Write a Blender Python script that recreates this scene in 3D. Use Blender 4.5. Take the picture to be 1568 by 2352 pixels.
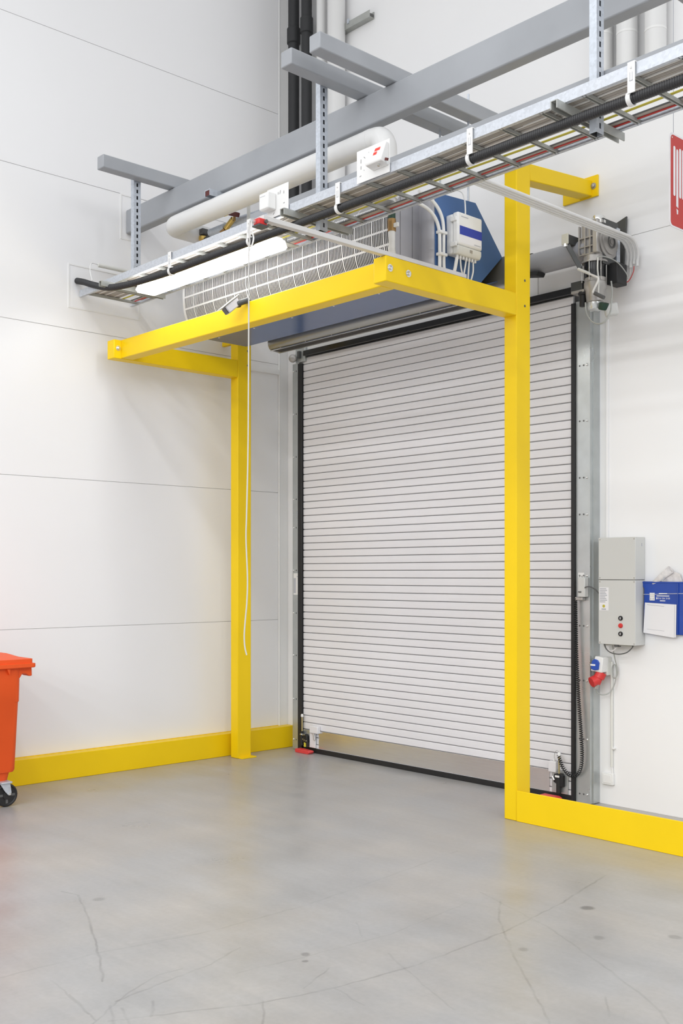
import bpy, math, random
from mathutils import Vector, Matrix
random.seed(7)
for o in list(bpy.data.objects): bpy.data.objects.remove(o, do_unlink=True)
SC = bpy.context.scene
COL = SC.collection
PI = math.pi

# ------------------------------------------------------------------ camera
cd = bpy.data.cameras.new('camera')
cd.sensor_fit = 'VERTICAL'; cd.sensor_height = 36.0; cd.sensor_width = 24.0
cd.lens = 2432.0 / 2352.0 * 36.0
cd.shift_y = 142.0 / 2352.0
cd.clip_start = 0.05; cd.clip_end = 200
cam = bpy.data.objects.new('camera', cd); COL.objects.link(cam)
cam.location = (0, 0, 1.64); cam.rotation_euler = (PI / 2, 0, math.atan2(2636, 2432))
SC.camera = cam

# ------------------------------------------------------------------ world + lamps of the hall, with added fill rows
W = bpy.data.worlds.new('hall_light'); SC.world = W; W.use_nodes = True
W.node_tree.nodes['Background'].inputs[0].default_value = (0.985, 0.99, 1.0, 1)
W.node_tree.nodes['Background'].inputs[1].default_value = 0.82
def area(name, loc, sx, sy, power, rot=(0, 0, 0), col=(.975, .99, 1.0)):
    l = bpy.data.lights.new(name, 'AREA'); l.shape = 'RECTANGLE'; l.size = sx; l.size_y = sy
    l.energy = power; l.color = col
    o = bpy.data.objects.new(name, l); COL.objects.link(o); o.location = loc; o.rotation_euler = rot
    return o
# rows of ceiling luminaires of the hall (rows run across the hall, above and behind the viewer)
for i, (yy, pw) in enumerate(((1.0, 240), (-4.0, 270), (-9.0, 770), (-14.0, 1100), (-19.0, 1450))):
    area('hall_and_fill_row', (0.5, yy, 7.6), 16.0, 0.4, pw)
area('hall_and_fill_row', (11.0, 3.5, 7.6), 10.0, 0.4, 520)  # added fill row, put in to brighten the left wall from the right
area('hall_and_fill_row', (11.0, -1.5, 7.6), 10.0, 0.4, 520)  # second added fill row for the left wall
VS = SC.view_settings
VS.view_transform = 'Standard'; VS.look = 'None'; VS.gamma = 1.0; VS.use_curve_mapping = False
VS.exposure = 0.04

# ------------------------------------------------------------------ materials
def nn(nt, t, **kw):
    n = nt.nodes.new(t)
    for k, v in kw.items(): setattr(n, k, v)
    return n
def mat(name, rgb, rough=.5, metal=0., noise=None, bump=None, spec=.5, emit=None, rnoise=None, stretch=None, coat=0):
    m = bpy.data.materials.new(name); m.use_nodes = True
    nt = m.node_tree; b = nt.nodes['Principled BSDF']
    b.inputs['Base Color'].default_value = (*rgb, 1); b.inputs['Roughness'].default_value = rough
    b.inputs['Metallic'].default_value = metal; b.inputs['Specular IOR Level'].default_value = spec
    b.inputs['Coat Weight'].default_value = coat
    if emit:
        b.inputs['Emission Color'].default_value = (*emit[0], 1); b.inputs['Emission Strength'].default_value = emit[1]
    tc = None
    if noise or bump or rnoise:
        tc = nn(nt, 'ShaderNodeNewGeometry').outputs['Position']
        if stretch:
            mp = nn(nt, 'ShaderNodeMapping'); mp.inputs['Scale'].default_value = stretch
            nt.links.new(tc, mp.inputs['Vector']); tc = mp.outputs['Vector']
    if noise:
        t = nn(nt, 'ShaderNodeTexNoise'); t.inputs['Scale'].default_value = noise[0]; t.inputs['Detail'].default_value = 5
        nt.links.new(tc, t.inputs['Vector'])
        r = nn(nt, 'ShaderNodeMapRange'); r.inputs['From Min'].default_value = .3; r.inputs['From Max'].default_value = .7
        r.inputs['To Min'].default_value = 1 - noise[1]; r.inputs['To Max'].default_value = 1 + noise[1] * .6
        nt.links.new(t.outputs['Fac'], r.inputs['Value'])
        mx = nn(nt, 'ShaderNodeVectorMath', operation='SCALE'); mx.inputs[0].default_value = rgb
        nt.links.new(r.outputs['Result'], mx.inputs['Scale']); nt.links.new(mx.outputs['Vector'], b.inputs['Base Color'])
    if rnoise:
        t = nn(nt, 'ShaderNodeTexNoise'); t.inputs['Scale'].default_value = rnoise[0]; t.inputs['Detail'].default_value = 4
        nt.links.new(tc, t.inputs['Vector'])
        r = nn(nt, 'ShaderNodeMapRange'); r.inputs['From Min'].default_value = .3; r.inputs['From Max'].default_value = .7
        r.inputs['To Min'].default_value = max(.03, rough - rnoise[1]); r.inputs['To Max'].default_value = rough + rnoise[1]
        nt.links.new(t.outputs['Fac'], r.inputs['Value']); nt.links.new(r.outputs['Result'], b.inputs['Roughness'])
    if bump:
        t = nn(nt, 'ShaderNodeTexNoise'); t.inputs['Scale'].default_value = bump[0]; t.inputs['Detail'].default_value = 3
        nt.links.new(tc, t.inputs['Vector'])
        bp = nn(nt, 'ShaderNodeBump'); bp.inputs['Strength'].default_value = bump[1]; bp.inputs['Distance'].default_value = .01
        nt.links.new(t.outputs['Fac'], bp.inputs['Height']); nt.links.new(bp.outputs['Normal'], b.inputs['Normal'])
    return m
def galvanised(name, rgb, rough, metal):
    m = mat(name, rgb, rough, metal)
    nt = m.node_tree; b = nt.nodes['Principled BSDF']
    g = nn(nt, 'ShaderNodeNewGeometry'); v = nn(nt, 'ShaderNodeTexVoronoi'); v.inputs['Scale'].default_value = 75
    nt.links.new(g.outputs['Position'], v.inputs['Vector'])
    r = nn(nt, 'ShaderNodeMapRange'); r.inputs['To Min'].default_value = .92; r.inputs['To Max'].default_value = 1.06
    sp = nn(nt, 'ShaderNodeSeparateColor'); nt.links.new(v.outputs['Color'], sp.inputs[0])
    nt.links.new(sp.outputs[0], r.inputs['Value'])
    mx = nn(nt, 'ShaderNodeVectorMath', operation='SCALE'); mx.inputs[0].default_value = rgb
    nt.links.new(r.outputs['Result'], mx.inputs['Scale']); nt.links.new(mx.outputs['Vector'], b.inputs['Base Color'])
    return m

MT = dict(
    wall=mat('wall_white', (.865, .865, .875), .34, noise=(.9, .012), bump=(1.3, .05)),
    wallb=mat('wall_white_door_side', (.86, .86, .865), .5, noise=(1.3, .015), bump=(2.2, .06)),
    joint=mat('joint_grey', (.60, .60, .60), .7),
    trim=mat('trim_white', (.84, .84, .835), .35),
    yellow=mat('yellow_paint', (.90, .615, .004), .42, noise=(3, .03), bump=(30, .03), spec=.3),
    beam=mat('grey_primer_steel', (.345, .36, .385), .45, noise=(2.2, .09), bump=(24, .05)),
    galv=galvanised('galvanised_steel', (.60, .63, .68), .42, .55),
    galvd=galvanised('galvanised_channel', (.56, .60, .66), .45, .5),
    dull=mat('dull_zinc', (.42, .43, .41), .5, .4, noise=(12, .12)),
    guide=mat('door_guide_zinc', (.52, .545, .545), .34, .65, noise=(9, .07), rnoise=(4, .08)),
    slat=mat('door_slat_grey', (.765, .755, .775), .36, noise=(2, .02), spec=.45),
    slatback=mat('door_groove_grey', (.40, .40, .405), .6),
    kick=mat('brushed_aluminium', (.74, .73, .72), .27, .85, noise=(30, .05), stretch=(.2, 1, 6)),
    black=mat('black_rubber', (.012, .012, .013), .55),
    blackg=mat('black_gloss', (.010, .010, .011), .22),
    pipeb=mat('black_pipe_insulation', (.028, .029, .031), .65, bump=(60, .15)),
    hose=mat('black_corrugated_plastic', (.022, .022, .024), .42),
    pipew=mat('white_pipe_jacket', (.74, .74, .735), .32, noise=(3, .02)),
    white=mat('white_plastic', (.80, .80, .79), .38),
    offw=mat('off_white_plastic', (.70, .70, .66), .42),
    cable=mat('beige_grey_cable', (.42, .385, .35), .5, noise=(40, .18), stretch=(.15, 6, 6)),
    cablel=mat('light_cable', (.80, .79, .77), .4),
    red=mat('red_cable', (.58, .035, .03), .45),
    ygreen=mat('yellow_green_cable', (.50, .43, .05), .5),
    redp=mat('red_plastic', (.62, .03, .028), .38),
    redpad=mat('red_lock_foot', (.70, .055, .055), .45),
    blue=mat('blue_paint', (.070, .150, .345), .5, noise=(3, .05), spec=.3),
    blueu=mat('blue_underside', (.075, .125, .27), .20, noise=(3, .04)),
    lilac=mat('grey_panel', (.44, .44, .475), .38, .25, noise=(4, .06)),
    nozzle=mat('grey_nozzle_steel', (.36, .36, .345), .28, .6),
    nozslot=mat('nozzle_slot_steel', (.10, .095, .09), .5, .3),
    dark=mat('interior_shade', (.022, .023, .025), .8),  # near-black colour standing in for shade inside hollow parts
    grille=mat('white_grille_paint', (.80, .80, .815), .4),
    orange=mat('orange_bin_plastic', (.82, .100, .016), .5, noise=(6, .03), spec=.3),
    castg=mat('cast_grey_metal', (.42, .405, .39), .4, .55, noise=(14, .08)),
    steel=mat('bright_steel', (.72, .72, .70), .25, .85),
    shaft=mat('grey_shaft_paint', (.33, .335, .36), .45, bump=(40, .05)),
    darkst=mat('dark_steel', (.075, .078, .078), .4, .3),
    beige=mat('beige_primer', (.56, .55, .47), .5),
    cab=mat('cabinet_grey', (.60, .605, .59), .4, noise=(3, .015)),
    pouch=mat('blue_vinyl', (.010, .060, .37), .33, noise=(7, .12), bump=(9, .2)),
    paper=mat('paper', (.80, .79, .81), .6),
    newsp=mat('printed_paper', (.72, .69, .68), .65, noise=(45, .16)),
    ink=mat('grey_print', (.45, .46, .50), .6),
    inkd=mat('dark_print', (.10, .10, .10), .6),
    lblue=mat('blue_label', (.018, .045, .36), .4),
    sblue=mat('socket_blue', (.014, .075, .42), .35),
    signr=mat('sign_red', (.50, .028, .022), .42),
    redl=mat('red_sticker', (.75, .05, .03), .5),
    brass=mat('brass', (.60, .42, .12), .3, .8),
    brassd=mat('old_brass', (.34, .20, .07), .45, .5),
    green=mat('dark_green', (.015, .05, .03), .5),
    maroon=mat('maroon_plastic', (.10, .015, .012), .4),
    yel2=mat('yellow_plastic', (.75, .55, .02), .45),
    glass=mat('clear_sight_glass', (.65, .67, .67), .12, .3),
    lamp=mat('lamp_diffuser', (.9, .9, .9), .4, emit=((1, .995, .985), 10.0)),
    camw=mat('camera_housing', (.52, .52, .56), .35),
    lens=mat('camera_window', (.02, .012, .015), .12),
    alu=mat('white_aluminium', (.66, .65, .64), .4, .2),
    yglow=mat('yellow_spring', (.62, .58, .04), .4),
    cord=mat('grey_white_cord', (.56, .55, .53), .6),
    goldrod=mat('zinc_yellow_rod', (.55, .47, .25), .35, .6),
)

# ------------------------------------------------------------------ geometry helpers
class G:
    def __init__(s): s.v = []; s.f = []
    def add(s, vs, fs):
        n = len(s.v); s.v += [tuple(p) for p in vs]; s.f += [tuple(i + n for i in f) for f in fs]; return s
    def box(s, x0, x1, y0, y1, z0, z1):
        return s.add([(x0, y0, z0), (x1, y0, z0), (x1, y1, z0), (x0, y1, z0), (x0, y0, z1), (x1, y0, z1), (x1, y1, z1), (x0, y1, z1)],
                     [(0, 3, 2, 1), (4, 5, 6, 7), (0, 1, 5, 4), (1, 2, 6, 5), (2, 3, 7, 6), (3, 0, 4, 7)])
    def beam(s, p, q, w, h, up=(0, 0, 1)):
        p, q = Vector(p), Vector(q); d = (q - p).normalized(); r = d.cross(Vector(up)).normalized(); u = r.cross(d)
        vs = [c + r * (a * w / 2) + u * (b * h / 2) for c in (p, q) for a, b in ((-1, -1), (1, -1), (1, 1), (-1, 1))]
        return s.add(vs, [(0, 3, 2, 1), (4, 5, 6, 7), (0, 1, 5, 4), (1, 2, 6, 5), (2, 3, 7, 6), (3, 0, 4, 7)][::1])
    def cyl(s, p, q, r, r2=None, n=20):
        p, q = Vector(p), Vector(q); r2 = r if r2 is None else r2
        d = (q - p).normalized(); a = Vector((0, 0, 1)) if abs(d.z) < .9 else Vector((1, 0, 0))
        e1 = d.cross(a).normalized(); e2 = d.cross(e1)
        vs = []
        for c, rr in ((p, r), (q, r2)):
            for i in range(n):
                t = 2 * PI * i / n; vs.append(c + e1 * (math.cos(t) * rr) + e2 * (math.sin(t) * rr))
        fs = [(i, (i + 1) % n, n + (i + 1) % n, n + i) for i in range(n)]
        fs += [tuple(range(n))[::-1], tuple(range(n, 2 * n))]
        return s.add(vs, fs)
    def ring(s, p, q, ro, ri, n=24):
        p, q = Vector(p), Vector(q); d = (q - p).normalized(); a = Vector((0, 0, 1)) if abs(d.z) < .9 else Vector((1, 0, 0))
        e1 = d.cross(a).normalized(); e2 = d.cross(e1); vs = []
        for c, rr in ((p, ro), (q, ro), (q, ri), (p, ri)):
            for i in range(n):
                t = 2 * PI * i / n; vs.append(c + e1 * (math.cos(t) * rr) + e2 * (math.sin(t) * rr))
        fs = [(k * n + i, k * n + (i + 1) % n, ((k + 1) % 4) * n + (i + 1) % n, ((k + 1) % 4) * n + i) for k in range(4) for i in range(n)]
        return s.add(vs, fs)
    def tube(s, pts, r, n=10, rad=None):
        P = [Vector(p) for p in pts]; N = len(P)
        T = []
        for i in range(N):
            a = P[max(0, i - 1)]; b = P[min(N - 1, i + 1)]; T.append((b - a).normalized())
        a = Vector((0, 0, 1)) if abs(T[0].z) < .9 else Vector((1, 0, 0))
        e = T[0].cross(a).normalized(); vs = []
        for i in range(N):
            e = (e - T[i] * e.dot(T[i])).normalized(); f = T[i].cross(e)
            rr = rad[i] if rad else r
            for k in range(n):
                t = 2 * PI * k / n; vs.append(P[i] + e * (math.cos(t) * rr) + f * (math.sin(t) * rr))
        fs = [(i * n + k, i * n + (k + 1) % n, (i + 1) * n + (k + 1) % n, (i + 1) * n + k) for i in range(N - 1) for k in range(n)]
        fs += [tuple(range(n))[::-1], tuple(range((N - 1) * n, N * n))]
        return s.add(vs, fs)
    def prism(s, poly, ax, a, b):
        # poly: 2D points in the two other axes (in x,y,z order)
        n = len(poly); vs = []
        for c in (a, b):
            for p in poly:
                q = list(p); q.insert(ax, c); vs.append(q)
        fs = [(i, (i + 1) % n, n + (i + 1) % n, n + i) for i in range(n)] + [tuple(range(n))[::-1], tuple(range(n, 2 * n))]
        return s.add(vs, fs)
    def lathe(s, prof, base, axis=(0, 0, 1), n=24):
        d = Vector(axis).normalized(); a = Vector((0, 0, 1)) if abs(d.z) < .9 else Vector((1, 0, 0))
        e1 = d.cross(a).normalized(); e2 = d.cross(e1); b = Vector(base); vs = []
        for r, h in prof:
            for i in range(n):
                t = 2 * PI * i / n; vs.append(b + d * h + e1 * (math.cos(t) * r) + e2 * (math.sin(t) * r))
        m = len(prof)
        fs = [(k * n + i, k * n + (i + 1) % n, (k + 1) * n + (i + 1) % n, (k + 1) * n + i) for k in range(m - 1) for i in range(n)]
        fs += [tuple(range(n))[::-1], tuple(range((m - 1) * n, m * n))]
        return s.add(vs, fs)
def bez(pts, n=8):
    # smooth Catmull-Rom through points
    P = [Vector(p) for p in pts]; out = []
    for i in range(len(P) - 1):
        p0 = P[max(0, i - 1)]; p1 = P[i]; p2 = P[i + 1]; p3 = P[min(len(P) - 1, i + 2)]
        for k in range(n):
            t = k / n
            out.append(.5 * ((2 * p1) + (-p0 + p2) * t + (2 * p0 - 5 * p1 + 4 * p2 - p3) * t * t + (-p0 + 3 * p1 - 3 * p2 + p3) * t ** 3))
    out.append(P[-1]); return out
LOC = {}
def mesh_of(g, name, off, smooth):
    me = bpy.data.meshes.new(name)
    me.from_pydata([(x - off[0], y - off[1], z - off[2]) for x, y, z in g.v], [], g.f)
    import bmesh
    bm = bmesh.new(); bm.from_mesh(me); bmesh.ops.recalc_face_normals(bm, faces=bm.faces); bm.to_mesh(me); bm.free()
    if smooth:
        for p in me.polygons: p.use_smooth = True
        me.set_sharp_from_angle(angle=math.radians(35))
    return me
def obj(name, g, m, parent=None, bev=0, smooth=True, label=None, at=None):
    if parent is not None: off = LOC[parent.name]
    elif at is not None: off = at
    else:
        xs, ys, zs = zip(*g.v); off = ((min(xs) + max(xs)) / 2, (min(ys) + max(ys)) / 2, min(zs))
    me = mesh_of(g, name, off, smooth)
    me.materials.append(MT[m] if isinstance(m, str) else m)
    o = bpy.data.objects.new(name, me); COL.objects.link(o)
    if parent is not None: o.parent = parent
    else: o.location = off
    LOC[o.name] = off
    if bev:
        b = o.modifiers.new('bevel', 'BEVEL'); b.width = bev; b.segments = 2; b.limit_method = 'ANGLE'; b.angle_limit = math.radians(40)
    if label: o['label'] = label
    return o
def tag(o, label, cat, group=None):
    o['label'] = label; o['category'] = cat
    if group: o['group'] = group
    return o
def thing(name, label, cat, loc, group=None):
    o = bpy.data.objects.new(name, None); COL.objects.link(o); o.location = loc; o.empty_display_size = .1
    LOC[o.name] = tuple(loc); return tag(o, label, cat, group)
def struct(name, g, m, **k):
    o = obj(name, g, m, **k)
    if not k.get('parent'): o['kind'] = 'structure'
    return o
def dup(src, dx, parent=None, loc=None):
    c = src.copy(); COL.objects.link(c)
    if parent is not None: c.parent = parent
    c.location = Vector(src.location) + Vector(dx)
    b = LOC[src.name]; LOC[c.name] = (b[0] + dx[0], b[1] + dx[1], b[2] + dx[2])
    return c
def text(name, s, size, m, parent, loc, rot, align='LEFT'):
    cu = bpy.data.curves.new(name, 'FONT'); cu.body = s; cu.size = size; cu.align_x = align; cu.extrude = .0002
    t = bpy.data.objects.new('tmp_text', cu); COL.objects.link(t)
    bpy.context.view_layer.update()
    me = bpy.data.meshes.new_from_object(t.evaluated_get(bpy.context.evaluated_depsgraph_get()))
    bpy.data.objects.remove(t, do_unlink=True)
    me.materials.clear(); me.materials.append(MT[m])
    o = bpy.data.objects.new(name, me); COL.objects.link(o); o.parent = parent
    b = LOC[parent.name]; o.location = Vector(loc) - Vector(b); o.rotation_euler = rot
    LOC[o.name] = tuple(loc); return o

# ------------------------------------------------------------------ floor
def floor_material():
    m = bpy.data.materials.new('polished_concrete'); m.use_nodes = True
    nt = m.node_tree; b = nt.nodes['Principled BSDF']; L = nt.links.new
    pos = nn(nt, 'ShaderNodeNewGeometry').outputs['Position']
    def noise(scale, detail=5, vec=pos, rough=.55):
        t = nn(nt, 'ShaderNodeTexNoise'); t.inputs['Scale'].default_value = scale; t.inputs['Detail'].default_value = detail
        t.inputs['Roughness'].default_value = rough; L(vec, t.inputs['Vector']); return t.outputs['Fac']
    def rng(v, a, bb, c, d):
        r = nn(nt, 'ShaderNodeMapRange'); r.inputs['From Min'].default_value = a; r.inputs['From Max'].default_value = bb
        r.inputs['To Min'].default_value = c; r.inputs['To Max'].default_value = d; L(v, r.inputs['Value']); return r.outputs['Result']
    def mth(op, x, y=None):
        n = nn(nt, 'ShaderNodeMath', operation=op)
        for i, q in enumerate((x, y)):
            if q is None: continue
            if isinstance(q, (int, float)): n.inputs[i].default_value = q
            else: L(q, n.inputs[i])
        return n.outputs[0]
    big = noise(.55, 3); mid = noise(2.6, 6); fine = noise(38, 4)
    v = rng(big, .3, .7, .94, 1.05)
    v = mth('MULTIPLY', v, rng(mid, .3, .72, .88, 1.06))
    v = mth('MULTIPLY', v, rng(fine, .3, .7, .955, 1.035))
    # faint mop streaks
    mp = nn(nt, 'ShaderNodeMapping'); mp.inputs['Rotation'].default_value = (0, 0, .75); mp.inputs['Scale'].default_value = (.5, 3.2, 1)
    L(pos, mp.inputs['Vector']); v = mth('MULTIPLY', v, rng(noise(1.7, 5, mp.outputs['Vector'], .6), .3, .7, .955, 1.035))
    mp = nn(nt, 'ShaderNodeMapping'); mp.inputs['Rotation'].default_value = (0, 0, -.6); mp.inputs['Scale'].default_value = (.6, 7, 1)
    L(pos, mp.inputs['Vector']); v = mth('MULTIPLY', v, rng(noise(2.4, 6, mp.outputs['Vector'], .65), .3, .7, .965, 1.03))
    # fork-lift scuffs with a course of their own: distance to poly-lines on the slab
    gr = bpy.data.node_groups.new('segment_distance', 'ShaderNodeTree')
    for nm in 'PAB': gr.interface.new_socket(nm, in_out='INPUT', socket_type='NodeSocketVector')
    gr.interface.new_socket('D', in_out='OUTPUT', socket_type='NodeSocketFloat')
    gi = gr.nodes.new('NodeGroupInput'); go = gr.nodes.new('NodeGroupOutput'); gl = gr.links.new
    def vm(op, x, y=None):
        n = gr.nodes.new('ShaderNodeVectorMath'); n.operation = op; gl(x, n.inputs[0])
        if y is not None: gl(y, n.inputs[1])
        return n
    pa = vm('SUBTRACT', gi.outputs[0], gi.outputs[1]).outputs[0]; ba = vm('SUBTRACT', gi.outputs[2], gi.outputs[1]).outputs[0]
    dt = gr.nodes.new('ShaderNodeMath'); dt.operation = 'DIVIDE'; dt.use_clamp = True
    gl(vm('DOT_PRODUCT', pa, ba).outputs['Value'], dt.inputs[0]); gl(vm('DOT_PRODUCT', ba, ba).outputs['Value'], dt.inputs[1])
    sc = gr.nodes.new('ShaderNodeVectorMath'); sc.operation = 'SCALE'; gl(ba, sc.inputs[0]); gl(dt.outputs[0], sc.inputs['Scale'])
    df = vm('SUBTRACT', pa, sc.outputs[0]).outputs[0]; le = vm('LENGTH', df); gl(le.outputs['Value'], go.inputs[0])
    wob = nn(nt, 'ShaderNodeTexNoise'); wob.inputs['Scale'].default_value = 9; L(pos, wob.inputs['Vector'])
    wv = nn(nt, 'ShaderNodeVectorMath', operation='MULTIPLY_ADD'); wv.inputs[1].default_value = (.03, .03, 0)
    L(wob.outputs['Color'], wv.inputs[0]); L(pos, wv.inputs[2])
    wp = nn(nt, 'ShaderNodeVectorMath', operation='SUBTRACT'); wp.inputs[1].default_value = (.015, .015, 0); L(wv.outputs[0], wp.inputs[0])
    lines = [
        (.005, .30, [(-5.0, 2.65), (-4.89, 2.68), (-4.52, 2.53), (-4.23, 2.4), (-3.95, 2.27), (-3.78, 2.18)]),
        (.005, .28, [(-3.43, 2.01), (-3.18, 2.52), (-3.1, 2.83), (-3.05, 3.25), (-3.06, 3.85), (-3.14, 4.42), (-3.26, 4.96)]),
        (.006, .13, [(-4.1, 1.9), (-4.08, 2.32), (-3.98, 2.84), (-3.97, 3.42), (-4.05, 4.11), (-4.14, 4.75)]),
        (.005, .22, [(-3.36, 4.18), (-3.19, 3.96), (-2.9, 3.68), (-2.57, 3.39), (-2.32, 3.18)]),
        (.005, .16, [(-3.52, 4.22), (-2.96, 4.04), (-2.53, 3.82), (-2.15, 3.6), (-2.03, 3.49)]),
        (.005, .20, [(-3.57, 2.12), (-3.62, 2.42), (-3.64, 2.61), (-3.72, 2.83)]),
        (.004, .22, [(-3.18, 2.73), (-3.27, 2.94)]),
        (.004, .18, [(-3.75, 2.02), (-3.47, 1.97)]),
        (.006, .32, [(-3.48, 2.22), (-3.41, 2.18), (-3.36, 2.14)]),
        (.004, .14, [(-3.49, 2.63), (-3.44, 2.94), (-3.39, 3.44), (-3.46, 4.07)]),
        (.004, .22, [(-3.19, 2.53), (-3.03, 2.41)]), (.004, .20, [(-3.1, 2.82), (-2.9, 2.79)]),
        (.004, .16, [(-3.94, 2.04), (-3.54, 1.98)]), (.004, .16, [(-3.61, 3.42), (-3.46, 3.32)]),
        (.004, .20, [(-3.68, 2.5), (-3.69, 2.38), (-3.59, 2.16), (-3.45, 1.95)]),
        (.004, .14, [(-3.23, 3.25), (-2.94, 3.13), (-2.64, 3.01)]), (.004, .18, [(-2.32, 3.53), (-2.21, 3.39)]),
        (.008, -.07, [(-4.1, 2.5), (-4.03, 2.74), (-4.04, 2.89)]), (.010, -.06, [(-4.39, 2.96), (-4.11, 3.07)]),
        (.005, .28, [(-3.55, 2.08), (-3.4, 2.01)]), (.005, .25, [(-3.50, 2.10), (-3.36, 2.05)]),
    ]
    brk = rng(noise(6, 3), .35, .6, .25, 1)
    for w, amt, pts in lines:
        dmin = None
        for a, c in zip(pts[:-1], pts[1:]):
            g = nn(nt, 'ShaderNodeGroup'); g.node_tree = gr; L(wp.outputs[0], g.inputs[0])
            g.inputs[1].default_value = (*a, 0); g.inputs[2].default_value = (*c, 0)
            dmin = g.outputs[0] if dmin is None else mth('MINIMUM', dmin, g.outputs[0])
        ln = mth('MULTIPLY', rng(dmin, w * .4, w * 1.6, 1, 0), brk)
        v = mth('MULTIPLY', v, mth('SUBTRACT', 1, mth('MULTIPLY', ln, amt)))
    for x, y, rx, amt in ((-3.0, 4.41, .035, .48), (-4.75, 2.72, .030, .25), (-3.46, 2.98, .022, .35), (-3.40, 2.93, .014, .4), (-2.86, 3.72, .025, .25),
                          (-2.72, 4.09, .028, .25), (-2.49, 4.35, .03, .3), (-3.3, 3.76, .24, .10), (-2.75, 3.95, .20, .10), (-2.9, 4.9, .2, .12), (-6.4, 5.0, .45, .08)):
        d = nn(nt, 'ShaderNodeVectorMath', operation='DISTANCE'); L(wp.outputs[0], d.inputs[0]); d.inputs[1].default_value = (x, y, 0)
        v = mth('MULTIPLY', v, mth('SUBTRACT', 1, mth('MULTIPLY', rng(d.outputs['Value'], rx * (.7 if rx < .1 else .1), rx * 1.2, 1, 0), amt)))
    tint = nn(nt, 'ShaderNodeMix', data_type='RGBA'); tint.inputs[6].default_value = (.365, .362, .360, 1); tint.inputs[7].default_value = (.392, .372, .348, 1)
    L(rng(noise(1.5, 4), .4, .65, 0, 1), tint.inputs[0])
    scn = nn(nt, 'ShaderNodeVectorMath', operation='SCALE'); L(tint.outputs[2], scn.inputs[0]); L(v, scn.inputs['Scale'])
    L(scn.outputs[0], b.inputs['Base Color'])
    L(rng(mid, .3, .7, .27, .38), b.inputs['Roughness'])
    b.inputs['Specular IOR Level'].default_value = .6
    return m
struct('floor', G().box(-8.1, 6, -6, 6.9, -.15, 0), floor_material(), smooth=False)

# ------------------------------------------------------------------ walls
XL, YB = -7.808, 6.50
wl = struct('wall_left', G().box(-8.1, XL - .006, -6, 6.9, 0, 7.8), 'joint', smooth=False)
zz = [0, 1.205, 2.411, 3.628, 4.840, 6.010, 7.25]
for a, b in zip(zz[:-1], zz[1:]):
    obj('wall_panel', G().box(XL - .008, XL, -6, 6.385, a + .002, b - .002), 'wall', wl, bev=.0015, smooth=False)
wb = struct('wall_back', G().box(-8.1, 6, YB + .006, 6.9, 0, 7.8), 'joint', smooth=False)
obj('wall_panel', G().box(XL, 6, YB, YB + .008, 0, 3.999), 'wallb', wb, bev=.0015, smooth=False)
obj('wall_panel', G().box(XL, 6, YB, YB + .008, 4.002, 7.8), 'wallb', wb, bev=.0015, smooth=False)
# corner flashing
tr = struct('trim_1', G().box(XL - .03, XL + .008, 6.388, YB, 0, 7.8), 'trim', bev=.003)
obj('bead', G().cyl((XL + .008, 6.39, 0), (XL + .008, 6.39, 7.8), .008, n=10), 'trim', tr)
# ledge profile on the left wall, between frame and corner
tr2 = struct('trim_2', G().prism([(XL, 3.525), (XL + .022, 3.53), (XL + .022, 3.555), (XL, 3.60)], 1, 5.85, 6.385), 'trim')
# flashing round the openings for the beam and for the cable ladder
def flash(n, y0, y1, z0, z1):
    g = G(); w = .012
    g.box(XL - .002, XL + .004, y0, y1, z0, z0 + w); g.box(XL - .002, XL + .004, y0, y1, z1 - w, z1)
    g.box(XL - .002, XL + .004, y0, y0 + w, z0 + w, z1 - w); g.box(XL - .002, XL + .004, y1 - w, y1, z0 + w, z1 - w)
    return struct(n, g, 'trim', smooth=False)
flash('trim_3', 4.672, 4.87, 4.46, 4.842); flash('trim_4', 4.19, 4.86, 3.80, 4.16)
# lintel cover strip above the shutter
struct('trim_5', G().box(-7.60, -4.30, 6.40, YB, 3.69, 3.86), 'trim', bev=.003)
struct('trim_6', G().box(-4.789, -4.784, 6.396, 6.41, 3.69, 3.86), 'joint', smooth=False)

# ------------------------------------------------------------------ shutter door
XD0, XD1, YD = -7.445, -4.470, 6.39
PITCH = .0636; Z0 = 1.672 - 25 * PITCH
door = thing('roller_door', 'light grey slatted roller shutter door, closed, in the far wall', 'door', ((XD0 + XD1) / 2, YD, 0))
def slat_g(z):
    h = PITCH - .0062; c = .004
    return G().prism([(YD + .004, z), (YD + .0005, z + c), (YD, z + h * .5), (YD + .0005, z + h - c), (YD + .004, z + h), (YD + .016, z + h), (YD + .016, z)], 0, XD0, XD1)
s0 = obj('slat', slat_g(Z0), 'slat', door, smooth=False)
for i in range(1, 56): dup(s0, (0, 0, i * PITCH))
obj('curtain_backing', G().box(XD0, XD1, YD + .017, YD + .024, .05, Z0 + 56 * PITCH), 'slatback', door, smooth=False)
obj('bottom_bar', G().box(XD0, XD1, YD - .004, YD + .03, .044, Z0 - .004), 'slat', door, bev=.002)
obj('bottom_seal', G().box(XD0, XD1, YD - .006, YD + .03, .0, .044), 'black', door, bev=.004)
kp = obj('kick_plate', G().box(-7.222, -4.672, YD - .008, YD - .003, .05, .207), 'kick', door, bev=.001)
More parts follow.
